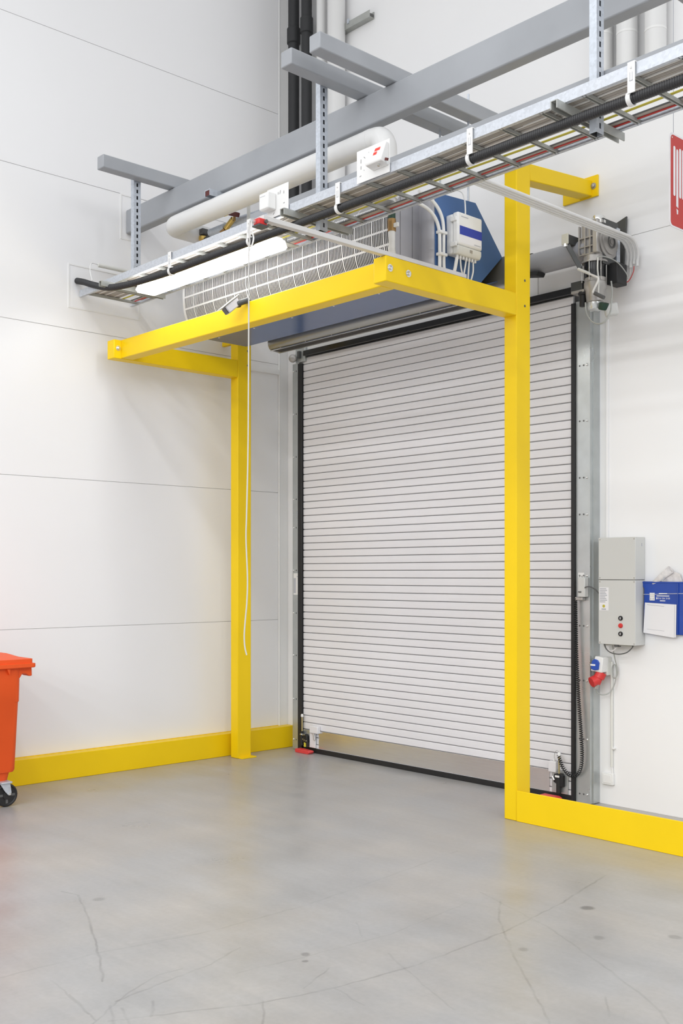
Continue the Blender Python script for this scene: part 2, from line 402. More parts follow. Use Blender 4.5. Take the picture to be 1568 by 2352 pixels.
# latch units at the two bottom corners
def latch(xc, s, yellow):
    y = YD - .012
    p = obj('latch_plate', G().box(xc - .005 if s > 0 else xc - .15, xc + .15 if s > 0 else xc + .005, y, YD - .002, .048, .20), 'slat', door, bev=.002)
    return p
y1 = YD - .035
lp = obj('latch_unit', G().box(-7.425, -7.262, YD - .013, YD - .0005, .046, .205), 'guide', door, bev=.002)
obj('rod', G().cyl((-7.423, y1, .19), (-7.423, y1, .325), .0065, n=12), 'goldrod', lp)
obj('rod_tip', G().lathe([(.007, 0), (.012, .006), (.012, .022), (.006, .03)], (-7.423, y1, .318), n=14), 'white', lp)
obj('spring_tube', G().cyl((-7.427, y1, .060), (-7.427, y1, .188), .0165, n=16), 'black', lp)
obj('collar', G().ring((-7.427, y1, .157), (-7.427, y1, .168), .0185, .015, 16), 'steel', lp)
obj('bracket', G().prism([(-7.412, .10), (-7.40, .155), (-7.385, .168), (-7.362, .165), (-7.348, .15), (-7.342, .10), (-7.36, .09), (-7.39, .085)], 1, y1 - .012, YD - .012), 'black', lp, bev=.003)
obj('spring', G().cyl((-7.378, y1, .052), (-7.378, y1, .092), .014, n=14), 'yglow', lp)
obj('post', G().cyl((-7.350, y1, .052), (-7.350, y1, .11), .012, n=14), 'black', lp)
obj('connector_box', G().box(-7.318, -7.205, YD - .04, YD - .002, .185, .252), 'slat', lp, bev=.006)
obj('channel', G().box(-7.335, -7.255, YD - .022, YD - .012, .05, .185), 'slat', lp, bev=.003)
obj('cable_gland', G().cyl((-7.27, YD - .025, .185), (-7.255, YD - .03, .125), .011, n=12), 'castg', lp)
bt = obj('bolt', G().cyl((-7.395, y1 - .018, .158), (-7.395, y1 - .012, .158), .005, n=10), 'steel', lp)
for dx, dz in ((.02, .004), (.0, -.038), (.02, -.045), (.045, -.048)): dup(bt, (dx, 0, dz))
obj('lock_foot', G().prism([(-7.452, .008), (-7.448, .034), (-7.39, .036), (-7.262, .03), (-7.252, .018), (-7.27, .0), (-7.30, 0), (-7.44, 0)], 1, 6.29, 6.352), 'redpad', lp, bev=.004)
lr = obj('latch_unit', G().box(-4.645, -4.505, YD - .013, YD - .0005, .046, .21), 'guide', door, bev=.002)
obj('rod', G().cyl((-4.566, y1, .18), (-4.566, y1, .325), .0065, n=12), 'goldrod', lr)
obj('rod_tip', G().lathe([(.007, 0), (.013, .006), (.013, .022), (.008, .03)], (-4.566, y1, .318), n=14), 'white', lr)
obj('spring_tube', G().cyl((-4.570, y1, .052), (-4.570, y1, .192), .018, n=16), 'black', lr)
obj('collar', G().box(-4.588, -4.552, y1 - .02, y1 - .016, .168, .182), 'cablel', lr)
obj('bracket', G().prism([(-4.612, .13), (-4.606, .188), (-4.545, .196), (-4.53, .18), (-4.53, .10), (-4.55, .10)], 1, y1 - .008, YD - .012), 'black', lr, bev=.003)
obj('connector_box', G().box(-4.664, -4.598, YD - .034, YD - .002, .195, .275), 'slat', lr, bev=.005)
obj('connector_pin', G().box(-4.622, -4.612, YD - .03, YD - .015, .275, .295), 'white', lr, bev=.002)
obj('wire', G().tube(bez([(-4.617, YD - .022, .295), (-4.612, YD - .024, .335), (-4.59, YD - .03, .357), (-4.568, YD - .033, .348)]), .0016, 6), 'dull', lr)
obj('lever', G().cyl((-4.622, y1, .165), (-4.60, y1 - .01, .142), .009, n=10), 'steel', lr)
obj('lock_foot', G().prism([(-4.70, .012), (-4.69, .034), (-4.56, .034), (-4.535, .024), (-4.54, 0), (-4.68, 0)], 1, 6.29, 6.352), 'redpad', lr, bev=.004)

# black brush seal above the curtain
tag(obj('brush_seal', G().box(-7.40, -4.285, 6.345, 6.40, 3.645, 3.692), 'blackg', bev=.002), 'long glossy black sealing strip above the roller shutter', 'seal')
rl = thing('seal_roller', 'small round metal end roller at the top left corner of the shutter', 'roller', (-7.51, 6.35, 3.60))
obj('wheel', G().lathe([(.0, 0), (.028, .001), (.036, .008), (.038, .02), (.036, .034), (.026, .044), (.010, .047), (.0, .047)], (-7.548, 6.352, 3.640), (.62, -.78, 0)), 'castg', rl)
obj('bracket', G().box(-7.535, -7.40, 6.37, 6.40, 3.60, 3.74), 'guide', rl, bev=.003)
obj('clip', G().box(-7.485, -7.455, 6.345, 6.372, 3.635, 3.70), 'darkst', rl, bev=.003)

# ------------------------------------------------------------------ door guides
def guide(lab, x0, x1, ztop, rx0, rx1, zs, hx, flip):
    t = thing('door_guide', lab, 'guide rail', ((x0 + x1) / 2, 6.45, 0), 'guide rails of the shutter')
    obj('face', G().box(x0, x1, 6.388, 6.392, 0.005, ztop), 'guide', t, smooth=False)
    g = G().box(x0, x0 + .004, 6.392, 6.498, .005, ztop).box(x1 - .004, x1, 6.392, 6.498, .005, ztop)
    obj('flange', g, 'guide', t, smooth=False)
    obj('rubber_lip', G().box(rx0, rx1, 6.368, 6.386, .005, ztop - .01), 'black', t, bev=.004)
    # dark fixing holes and a bright bolt at each fixing height
    h = obj('screw', G().cyl((hx[0], 6.3885, zs[0]), (hx[0], 6.3865, zs[0]), .0065, n=10), 'inkd', t, label='dark countersunk screw')
    b = obj('bolt', G().lathe([(.009, 0), (.009, .004), (.005, .009)], (hx[2], 6.388, zs[0]), (0, -1, 0), 12), 'steel', t, label='bright bolt head')
    for k, z in enumerate(zs):
        d = z - zs[0]
        if k: dup(h, (0, 0, d)); dup(b, (0, 0, d))
        dup(h, (hx[1] - hx[0], 0, d))
    return t
gl_ = guide('left zinc guide rail of the shutter, next to the corner', -7.598, -7.500, 3.60, -7.503, -7.446,
            [3.53, 3.13, 2.73, 2.335, 2.07, 1.672, 1.274, .879, .472, .0935], (-7.512, -7.545, -7.583), 1)
obj('sticker', G().box(-7.584, -7.514, 6.3865, 6.388, 1.445, 1.645), 'cablel', gl_, label='pale printed sticker')
obj('sticker_print', G().box(-7.535, -7.525, 6.386, 6.3866, 1.61, 1.62).box(-7.58, -7.55, 6.386, 6.3866, 1.46, 1.60), 'ink', gl_, smooth=False)
gr_ = guide('right zinc guide rail of the shutter, beside the grey control cabinet', -4.444, -4.326, 3.59, -4.474, -4.444,
            [3.127, 2.731, 2.326, 2.064, 1.6275, 1.269, .879, .4614, .0686], (-4.412, -4.378, -4.350), -1)
obj('rear_flange', G().box(-4.33, -4.318, 6.42, 6.499, .005, 3.55), 'guide', gr_, smooth=False)
obj('sticker', G().box(-4.424, -4.374, 6.3865, 6.388, 1.575, 1.648).box(-4.424, -4.382, 6.3865, 6.388, 1.49, 1.568), 'white', gr_, label='white stickers, the upper one marked CE', smooth=False)
text('ce_mark', 'CE', .026, 'inkd', gr_, (-4.415, 6.386, 1.608), (PI / 2, 0, 0))
sb = thing('junction_box', 'small grey junction box on the right guide rail, above the coiled cable', 'box', (-4.36, 6.365, 1.47))
obj('housing', G().box(-4.392, -4.334, 6.335, 6.386, 1.475, 1.615), 'cab', sb, bev=.006)
obj('foot', G().box(-4.425, -4.36, 6.345, 6.386, 1.45, 1.475), 'castg', sb, bev=.005)
obj('switch_pin', G().box(-4.385, -4.362, 6.328, 6.337, 1.508, 1.516), 'inkd', sb)
tag(obj('short_cable', G().tube(bez([(-4.352, 6.345, 1.525), (-4.33, 6.34, 1.545), (-4.30, 6.35, 1.548), (-4.27, 6.37, 1.53), (-4.252, 6.39, 1.50)]), .0045, 8), 'inkd'),
    'short black cable looping from the junction box to the control cabinet', 'cable')
# coiled cable
path = bez([(-4.425, 6.352, 1.463), (-4.418, 6.35, 1.27), (-4.413, 6.35, 1.074), (-4.396, 6.35, .765), (-4.374, 6.35, .5), (-4.367, 6.35, .335), (-4.385, 6.35, .24),
            (-4.43, 6.35, .195), (-4.48, 6.35, .20), (-4.53, 6.35, .245), (-4.556, 6.35, .30), (-4.566, 6.352, .328)], 40)
def coil(path, R, turns_per_m, r):
    out = []; ph = 0
    D = [0]
    for a, b in zip(path[:-1], path[1:]): D.append(D[-1] + (b - a).length)
    Ltot = D[-1]; n = int(Ltot * turns_per_m * 9); j = 0
    for k in range(n + 1):
        s = Ltot * k / n
        while j < len(D) - 2 and D[j + 1] < s: j += 1
        t = (s - D[j]) / max(1e-9, D[j + 1] - D[j]); p = path[j].lerp(path[j + 1], t); d = (path[j + 1] - path[j]).normalized()
        e1 = d.cross(Vector((0, 1, 0))).normalized(); e2 = d.cross(e1); a = 2 * PI * s * turns_per_m
        out.append(p + e1 * (R * math.cos(a)) + e2 * (R * math.sin(a)))
    return G().tube(out, r, 6)
tag(obj('coiled_cable', coil(path, .011, 64, .0036), 'black'), 'black coiled cable hanging down the right guide rail to the shutter latch', 'cable')

# ------------------------------------------------------------------ yellow protective frame
fr = thing('protective_frame', 'bright yellow painted steel portal frame standing in front of the shutter', 'frame', (-6.0, 5.2, 0))
obj('post', G().box(-4.476, -4.372, 5.612, 5.760, 0, 4.40), 'yellow', fr, bev=.006)
obj('post', G().box(-7.626, -7.521, 5.690, 5.838, 0, 4.05), 'yellow', fr, bev=.006)
obj('cross_arm', G().box(-4.4785, -4.3735, 4.388, 5.613, 3.355, 3.505), 'yellow', fr, bev=.006)
obj('cross_arm', G().box(-7.627, -7.522, 4.444, 5.691, 3.383, 3.535), 'yellow', fr, bev=.006)
obj('front_beam', G().beam((-7.523, 4.565, 3.462), (-4.478, 4.510, 3.430), .11, .150), 'yellow', fr, bev=.006)
obj('wall_arm', G().beam((-4.426, 5.755, 4.342), (-4.426, 6.486, 4.412), .105, .112), 'yellow', fr, bev=.006)
wp_ = obj('wall_plate', G().box(-4.625, -4.326, 6.484, 6.499, 4.348, 4.500), 'yellow', fr, bev=.002)
obj('wall_arm', G().box(-7.80, -7.625, 5.72, 5.76, 3.70, 3.74), 'yellow', fr, bev=.006)
obj('base_plate', G().box(-7.63, -7.47, 5.70, 5.86, 0, .012), 'yellow', fr, bev=.002)
obj('base_plate', G().box(-4.49, -4.35, 5.64, 5.80, 0, .012), 'yellow', fr, bev=.002)
def hexbolt(c, axis, r=.013): return G().lathe([(r * 1.7, 0), (r * 1.7, .003), (r, .0035), (r, .014), (r * .5, .018)], c, axis, 12)
b0 = obj('bolt', hexbolt((-4.3735, 4.422, 3.435), (1, 0, 0)), 'steel', fr); dup(b0, (0, .155, -.004)); dup(b0, (-3.1485, .06, .03))
obj('bolt', hexbolt((-4.362, 6.484, 4.424), (0, -1, 0), .014), 'castg', fr)
h0 = obj('bolt_hole', G().cyl((-4.372, 5.70, 3.60), (-4.3705, 5.70, 3.60), .0085, n=12), 'inkd', fr)
dup(h0, (0, 0, -.17)); dup(h0, (-3.149, .10, .03)); dup(h0, (-3.149, .10, -.10))

# yellow kerbs
k1 = thing('kerb_rail', 'low yellow steel kerb plate along the left wall behind the orange bin', 'kerb', (-7.72, 2, 0), 'yellow kerb plates')
obj('plate', G().box(-7.80, -7.70, -4, 6.495, 0, .200), 'yellow', k1, bev=.004)
obj('cap_strip', G().box(-7.806, -7.799, -4, 6.38, 0, .204), 'yellow', k1)
k2 = thing('kerb_rail', 'low yellow steel kerb plate running right from the foot of the nearer post', 'kerb', (-2, 5.63, 0), 'yellow kerb plates')
obj('plate', G().box(-4.371, 4, 5.608, 5.624, 0, .203), 'yellow', k2, bev=.003)
obj('ledge', G().box(-4.34, 4, 5.624, 5.70, 0, .012), 'yellow', k2)

# ------------------------------------------------------------------ air curtain heater
ac = thing('air_curtain', 'large blue and grey air curtain heater with white slotted grille above the shutter', 'air heater', (-5.97, 5.4, 3.60))
XA0, XA1 = -7.25, -4.69
plate = [(5.167, 3.60), (5.167, 4.10), (5.25, 4.15), (5.567, 4.17), (5.854, 3.857), (5.585, 3.60)]
obj('casing', G().prism(plate, 0, XA0 + .006, XA1 - .006), 'lilac', ac, smooth=False)
obj('end_plate', G().prism([(a + (.004 if a > 5.4 else -.004), b) for a, b in plate], 0, XA1 - .006, XA1), 'blue', ac, smooth=False, label='blue end plate with slanted back')
obj('end_plate', G().prism(plate, 0, XA0, XA0 + .006), 'blue', ac, smooth=False)
obj('bottom_panel', G().prism([(5.160, 3.594), (5.160, 3.600), (5.57, 3.600), (5.808, 3.682), (5.81, 3.676), (5.572, 3.594)], 0, XA0, XA1), 'blueu', ac, smooth=False, label='glossy slate blue underside')
r0 = obj('rivet', G().lathe([(.008, 0), (.006, .003), (0.001, .004)], (-7.13, 5.20, 3.594), (0, 0, -1), 10), 'steel', ac)
for i in range(1, 6): dup(r0, (i * .47, 0, 0))
# slotted intake grille: bowed white sheet with rows of slots
prof = [(5.167, 3.600), (5.07, 3.628), (4.995, 3.672), (4.955, 3.72), (4.935, 3.775), (4.925, 3.84), (4.922, 3.91), (4.925, 3.98), (4.94, 4.05), (4.97, 4.10), (5.02, 4.135), (5.167, 4.145)]
pf = [Vector((0, a, b)) for a, b in prof]
pl_ = bez(pf, 6); D = [0]
for a, b in zip(pl_[:-1], pl_[1:]): D.append(D[-1] + (b - a).length)
def on(s):
    for i in range(len(D) - 1):
        if D[i + 1] >= s - 1e-9:
            t = (s - D[i]) / max(1e-9, D[i + 1] - D[i]); return pl_[i].lerp(pl_[i + 1], t)
    return pl_[-1]
XG0, XG1 = -7.25, -4.838
xs = []; x = XG0 + .03; k = 0; solid = [(XG0, XG0 + .03)]
gaps = []
grp = [8, 9, 8, 11, 7, 10]
gi_ = 0; cnt = 0
while x < XG1 - .04:
    gaps.append((x, x + .0094)); nx = x + .0146; cnt += 1
    if cnt == grp[gi_ % 6]: nx += .007; cnt = 0; gi_ += 1
    solid.append((x + .0094, nx)); x = nx
solid[-1] = (solid[-1][0], XG1)
rows = []; s = .06
while s + .094 < D[-1] - .08: rows.append((s, s + .081)); s += .094
g = G()
tl = [0.0]
for a, b in rows: tl += [a, a + .027, a + .053, b]
tl += [D[-1] - .05, D[-1]]
def strip(x0, x1, ts):
    vs = []
    for t in ts:
        p = on(t); vs += [(x0, p.y, p.z), (x1, p.y, p.z)]
    g.add(vs, [(2 * i, 2 * i + 1, 2 * i + 3, 2 * i + 2) for i in range(len(ts) - 1)])
for a, b in solid: strip(a, b, tl)
for a, b in gaps:
    prev = 0.0
    for r0_, r1_ in rows + [(D[-1], D[-1])]:
        ts = [t for t in tl if prev - 1e-9 <= t <= r0_ + 1e-9]
        if len(ts) > 1: strip(a, b, ts)
        prev = r1_
gril = obj('slotted_grille', g, 'grille', ac, smooth=False); gril['kind'] = 'stuff'; gril['label'] = 'white bowed intake grille with rows of slots'
sm = gril.modifiers.new('sheet', 'SOLIDIFY'); sm.thickness = .0016; sm.offset = 0
obj('intake_shade', G().box(XG0 + .01, XG1 - .012, 5.06, 5.16, 3.66, 4.12), 'dark', ac, smooth=False)  # dark block painted as the shade behind the grille slots
for sx, nm in ((XG0, 0), (XG1 - .004, 1)):
    obj('grille_side', G().prism([(p.y, p.z) for p in pl_[::2]], 0, sx, sx + .004), 'lilac', ac, smooth=False)
obj('side_seam', G().box(XG1, XG1 + .001, 4.985, 4.988, 3.70, 4.11).box(XG1, XG1 + .001, 5.10, 5.103, 3.65, 4.13), 'inkd', ac, smooth=False)
obj('corner_cover', G().prism([(-4.80, 5.166), (-4.80, 5.150), (-4.775, 5.142), (-4.715, 5.142), (-4.694, 5.155), (-4.694, 5.166)], 2, 3.61, 4.12), 'lilac', ac)
nz = obj('nozzle', G().prism([(5.806, 3.684), (5.802, 3.66), (5.806, 3.635), (5.818, 3.61), (5.838, 3.594), (5.925, 3.588), (5.96, 3.60), (5.965, 3.72), (5.856, 3.86)], 0, XA0 + .01, -4.60), 'nozzle', ac, label='rounded grey outlet nozzle')
obj('lip', G().box(XA0 + .012, -4.602, 5.826, 5.842, 3.5885, 3.5945), 'steel', nz, smooth=False)
obj('lip', G().box(XA0 + .012, -4.602, 5.924, 5.936, 3.583, 3.590), 'steel', nz, smooth=False)
vg = G()
for i in range(6): vg.box(XA0 + .05, -4.62, 5.846 + i * .013, 5.850 + i * .013, 3.5855, 3.592)
obj('outlet_vane', vg, 'nozslot', nz, smooth=False)
n0 = obj('rivet', G().lathe([(.007, 0), (.005, .003), (.001, .004)], (-7.10, 5.832, 3.600), (0, -.6, -.8), 10), 'steel', nz)
for i in range(1, 8): dup(n0, (i * .33, 0, 0))

# control box on its end plate
cb = thing('control_box', 'white plastic control box with blue label on the blue heater end plate', 'control box', (-4.64, 5.40, 3.74))
obj('back_box', G().box(-4.688, -4.625, 5.262, 5.500, 3.748, 4.012), 'white', cb, bev=.012)
lid = obj('lid', G().box(-4.625, -4.575, 5.258, 5.504, 3.800, 4.016), 'white', cb, bev=.012)
obj('label', G().box(-4.5752, -4.574, 5.285, 5.495, 3.815, 3.925), 'paper', cb, bev=0, smooth=False)
obj('blue_label', G().box(-4.5745, -4.573, 5.275, 5.497, 3.868, 3.925), 'lblue', cb, smooth=False)
obj('print', G().box(-4.5745, -4.573, 5.42, 5.485, 3.822, 3.828), 'ink', cb, smooth=False); obj('print', G().box(-4.5755, -4.574, 5.29, 5.36, 3.985, 3.991), 'ink', cb, smooth=False)
obj('terminal_cover', G().prism([(-4.625, 3.742), (-4.59, 3.742), (-4.578, 3.765), (-4.578, 3.798), (-4.625, 3.798)], 1, 5.262, 5.500), 'offw', cb, bev=.006)
obj('seal', G().box(-4.5785, -4.576, 5.38, 5.405, 3.765, 3.785), 'castg', cb)
h1 = obj('hinge', G().box(-4.635, -4.585, 5.247, 5.262, 3.955, 3.985), 'white', cb, bev=.004); dup(h1, (0, 0, -.165))
gl0 = obj('cable_gland', G().cyl((-4.61, 5.29, 3.742), (-4.61, 5.29, 3.722), .009, n=10), 'white', cb)
for i in range(1, 7): dup(gl0, (0, i * .03, 0))
cc = [[(-4.61, 5.32, 3.725), (-4.615, 5.335, 3.66), (-4.62, 5.365, 3.60), (-4.63, 5.38, 3.53)],
      [(-4.61, 5.38, 3.725), (-4.612, 5.365, 3.65), (-4.62, 5.36, 3.60), (-4.63, 5.36, 3.53)],
      [(-4.61, 5.41, 3.725), (-4.612, 5.405, 3.65), (-4.62, 5.41, 3.60), (-4.63, 5.42, 3.53)],
      [(-4.61, 5.45, 3.725), (-4.61, 5.45, 3.66), (-4.62, 5.44, 3.60), (-4.63, 5.43, 3.53)]]
for i, c in enumerate(cc):
    tag(obj('control_cable', G().tube(bez(c), .0055, 8), 'white'), 'thin white cable under the blue labelled control box, ' + ('leftmost of four', 'second of four from the left', 'third of four from the left', 'rightmost of four')[i], 'cable', 'cables under the heater control box')
tag(obj('conduit', G().tube(bez([(-4.67, 4.86, 4.03), (-4.67, 5.00, 4.022), (-4.67, 5.09, 4.0), (-4.67, 5.15, 3.955), (-4.67, 5.18, 3.89), (-4.67, 5.185, 3.80), (-4.67, 5.185, 3.60)], 8), .0115, 10), 'white'),
    'white bent conduit at the front edge of the blue heater plate, left of its twin', 'conduit', 'bent conduits on the heater plate')
tag(obj('conduit', G().tube(bez([(-4.665, 4.98, 4.10), (-4.665, 5.08, 4.08), (-4.665, 5.16, 4.035), (-4.665, 5.205, 3.97), (-4.665, 5.218, 3.88), (-4.665, 5.218, 3.72), (-4.665, 5.226, 3.64), (-4.65, 5.25, 3.615), (-4.63, 5.28, 3.63), (-4.612, 5.29, 3.725)], 8), .0115, 10), 'white'),
    'white bent conduit curving round into the control box from below', 'conduit', 'bent conduits on the heater plate')
cl0 = tag(obj('conduit_clip', G().box(-4.689, -4.648, 5.168, 5.240, 3.872, 3.892), 'white', bev=.004), 'upper white double clip holding the bent conduits', 'clip')
cl1 = tag(obj('conduit_clip', G().box(-4.689, -4.648, 5.168, 5.240, 3.728, 3.748), 'white', bev=.004), 'lower white double clip holding the bent conduits', 'clip')
tag(obj('control_wire', G().tube(bez([(-4.60, 5.36, 4.016), (-4.602, 5.362, 4.06), (-4.62, 5.375, 4.13), (-4.63, 5.36, 4.175), (-4.65, 5.32, 4.185), (-4.68, 5.28, 4.165)]), .005, 8), 'white'),
    'thin white wire rising from the top of the control box', 'cable')

# ------------------------------------------------------------------ overhead steel
tag(obj('steel_beam', G().box(XL + .002, 3, 4.725, 4.815, 4.51, 4.71), 'beam', bev=.01), 'long thick grey box beam crossing high over the gate from the left wall', 'beam')
def cross(x0, x1, ye, lab):
    return tag(obj('support_beam', G().box(x0, x1, 4.096, ye, 4.711, 4.811), 'beam', bev=.007), lab, 'beam', 'short grey beams lying across the long beam')
cross(-4.985, -4.885, 6.10, 'short grey cross beam on the long beam, left one of the close pair')
cross(-4.722, -4.625, 6.10, 'short grey cross beam on the long beam, right one of the close pair')
cross(-7.180, -7.088, 5.0, 'short grey cross beam near the left wall')
cross(-2.95, -2.85, 5.62, 'short grey cross beam at the upper right edge, seen behind the long beam')
# hangers: slotted channels
def hanger(x, ztop, zbot, lab):
    t = thing('slotted_channel', lab, 'hanger', (x - .02, 4.45, zbot), 'slotted channel hangers of the cable ladder')
    g = G(); x0, x1, ya, yb = x - .042, x, 4.420, 4.482; th = .0025
    g.box(x0, x1, ya, ya + th, zbot, ztop); g.box(x0, x1, yb - th, yb, zbot, ztop)
    ym, hw = (ya + yb) / 2, .007
    g.box(x1 - th, x1, ya + th, ym - hw, zbot, ztop); g.box(x1 - th, x1, ym + hw, yb - th, zbot, ztop)
    z = zbot
    while z < ztop: g.box(x1 - th, x1, ym - hw, ym + hw, z, min(z + .022, ztop)); z += .05
    obj('channel', g, 'galvd', t, smooth=False)
    obj('slot_shade', G().box(x0 + .001, x0 + .004, ya + th, yb - th, zbot, ztop), 'dark', t, smooth=False)  # dark strip standing in for the shade seen through the slots
    return t
hanger(-4.988, 4.80, 3.805, 'middle slotted galvanised hanger, between the two white switch plates')
hanger(-7.183, 4.80, 3.90, 'slotted galvanised hanger nearest the left wall')
hanger(-2.955, 4.80, 3.80, 'slotted galvanised hanger at upper right')
def arm(x, lab):
    g = G(); z0, z1, ya, yb = 3.855, 3.8955, 4.16, 4.74
    g.prism([(x - .02, z1), (x - .02, z0), (x - .014, z0), (x - .014, z1 - .004), (x + .014, z1 - .004), (x + .014, z0), (x + .02, z0), (x + .02, z1)], 1, ya, yb)
    return tag(obj('cantilever_arm', g, 'dull', smooth=False), lab, 'bracket', 'channel arms under the cable ladder')
arm(-5.05, 'dull steel channel arm under the cable ladder at the middle hanger')
arm(-7.245, 'dull steel channel arm under the cable ladder near the left wall')
arm(-3.02, 'dull steel channel arm under the cable ladder at the right hanger')
def rod(x, y, z0, z1, lab):
    return tag(obj('threaded_rod', G().cyl((x, y, z0), (x, y, z1), .0075, n=10), 'galvd'), lab, 'rod', 'threaded rods of the heater')
rod(-4.935, 5.482, 4.16, 4.72, 'thin steel rod hanging from the left one of the close cross beam pair')
rod(-4.705, 5.513, 4.16, 4.90, 'thin steel rod through the right one of the close cross beam pair')

# ------------------------------------------------------------------ cable ladder
XT0, XT1 = -7.79, 1.5
ld = thing('cable_ladder', 'galvanised cable ladder running under the long grey beam', 'cable tray', (-3, 4.5, 3.89))
def crail(y, s):  # C-shaped side rail
    g = G(); th = .003
    g.box(XT0, XT1, y, y + th * s, 3.896, 3.950) if s > 0 else g.box(XT0, XT1, y - th, y, 3.896, 3.950)
    a, b = (y + th, y + .022) if s > 0 else (y - .022, y - th)
    g.box(XT0, XT1, a, b, 3.896, 3.899); g.box(XT0, XT1, a, b, 3.947, 3.950)
    return g
obj('side_rail', crail(4.222, 1), 'galv', ld, smooth=False); obj('side_rail', crail(4.714, -1), 'galv', ld, smooth=False)
rx = -3.398
r_ = obj('rung', G().prism([(rx - .011, 3.914), (rx - .011, 3.896), (rx - .006, 3.896), (rx - .006, 3.910), (rx + .006, 3.910), (rx + .006, 3.896), (rx + .011, 3.896), (rx + .011, 3.914)], 1, 4.226, 4.710), 'dull', ld, smooth=False)
for i in range(-17, 20):
    if i and XT0 < rx + i * .2515 < XT1: dup(r_, (i * .2515, 0, 0))
SKEW = -.0128
ld.rotation_euler.z = SKEW
def skew(o):
    o.location.y += SKEW * (o.location.x + 3); o.rotation_euler.z = SKEW; return o
def wavy(y, z, amp, x0=-7.7, x1=1.4, n=46):
    p1, p2 = random.random() * 6, random.random() * 6; pts = []
    for i in range(n):
        x = x0 + (x1 - x0) * i / (n - 1)
        pts.append((x, y + amp * math.sin(x * 1.3 + p1) + amp * .5 * math.sin(x * 3.1 + p2), z + amp * .15 * math.sin(x * 2 + p2)))
    return pts
g = G()
for i in range(24): g.tube(wavy(4.246 + i * .0120, 3.922 + .002 * random.random(), .0045), .0062, 6)
for i in range(15): g.tube(wavy(4.25 + i * .0185, 3.934, .006), .007, 6)
cbn = obj('cable_bundle', g, 'cable'); cbn['kind'] = 'stuff'; skew(cbn); tag(cbn, 'bundle of beige grey cables lying in the cable ladder', 'cables')
g = G()
for y in (4.262, 4.285, 4.33, 4.40, 4.47): g.tube(wavy(y, 3.9195, .005), .0052, 6)
o = skew(obj('light_cables', g, 'cablel')); o['kind'] = 'stuff'; tag(o, 'pale white cables along the underside of the cable bundle', 'cables')
tag(skew(obj('flat_cable_strip', G().box(-7.6, 1.4, 4.640, 4.694, 3.915, 3.922), 'cable', bev=.002)), 'flat beige cables lying along the far rail of the cable ladder', 'cables')
tag(skew(obj('red_cable', G().tube(wavy(4.672, 3.9125, .008), .0042, 6), 'red')), 'red cable along the far side of the cable ladder', 'cable')
tag(skew(obj('black_cable', G().tube(wavy(4.632, 3.917, .0015), .0042, 6), 'inkd')), 'thin straight black cable along the far side of the cable ladder', 'cable')
tag(skew(obj('yellow_green_cable', G().tube(wavy(4.556, 3.920, .010), .006, 6), 'ygreen')), 'yellow-green earth cable in the middle of the cable ladder', 'cable')
tag(obj('trunking', G().box(-5.80, 3, 4.492, 4.545, 4.052, 4.122), 'beam', bev=.003), 'narrow grey steel trunking behind the near rail of the cable ladder', 'trunking')
# corrugated hose
def hy(x): return 4.245 + SKEW * (x + 3)
def hz(x): return 1.64 + .51 * hy(x)
hp = bez([(-7.80, 4.267, 4.027), (-7.66, 4.252, 3.985), (-7.47, 4.237, 3.920), (-7.25, 4.238, 3.858), (-7.0, 4.255, 3.834), (-6.7, 4.278, hz(-6.7))] + [(x, hy(x), hz(x)) for x in (-6.44, -6, -5, -4, -3, -2, -1, 0, 1.4)], 60)
Dh = [0]
for a, b in zip(hp[:-1], hp[1:]): Dh.append(Dh[-1] + (b - a).length)
pts = []; rad = []; j = 0; n = int(Dh[-1] / .0062)
for k in range(n + 1):
    s = Dh[-1] * k / n
    while j < len(Dh) - 2 and Dh[j + 1] < s: j += 1
    pts.append(hp[j].lerp(hp[j + 1], (s - Dh[j]) / max(1e-9, Dh[j + 1] - Dh[j]))); rad.append(.0255 if (k // 1) % 2 else .0225)
tag(obj('corrugated_hose', G().tube(pts, .025, 12, rad), 'hose'), 'black corrugated hose strapped under the near rail of the cable ladder', 'hose')
def clamp(x, lab):
    yc, zc = hy(x), hz(x); y = yc - .0305
    t = thing('hose_clamp', lab, 'clamp', (x, y, zc - .035), 'white clamps of the black hose')
    obj('strap', G().box(x - .019, x + .019, y - .004, y, zc + .012, 3.956).box(x - .019, x + .019, y, y + .024, 3.952, 3.956), 'white', t, smooth=False)
    obj('screw', G().lathe([(.006, 0), (.004, .003)], (x, y - .004, 3.928), (0, -1, 0), 10), 'steel', t)
    obj('slot_frame', G().box(x - .007, x - .005, y - .005, y - .004, 3.868, 3.908).box(x + .005, x + .007, y - .005, y - .004, 3.868, 3.908).box(x - .007, x + .007, y - .005, y - .004, 3.868, 3.871), 'ink', t, smooth=False)
    obj('ring', G().ring((x - .032, yc, zc), (x - .010, yc, zc), .0325, .0275, 24), 'white', t)
for x, lab in ((-6.437, 'white hose clamp over the left part of the glowing lamp'), (-5.493, 'white hose clamp beside the pull switch'), (-4.622, 'white hose clamp between the two white switch plates'),
               (-3.592, 'white hose clamp above the blue heater plate'), (-2.630, 'white hose clamp at the far right of the cable ladder')): clamp(x, lab)
# conduit stub and white loop wire behind the ladder at the wall
tag(obj('wall_conduit', G().cyl((-7.70, 4.40, 4.16), (-7.70, 5.05, 4.16), .016, n=14), 'offw'), 'short pale conduit beside the left wall, behind the hanger', 'conduit')
tag(obj('loop_wire', G().tube(bez([(-7.70, 4.40, 4.165), (-7.68, 4.33, 4.155), (-7.63, 4.29, 4.08), (-7.60, 4.29, 4.0), (-7.585, 4.285, 3.99)]), .004, 8), 'white'), 'thin white wire looping from the pale conduit to the hose end', 'wire')

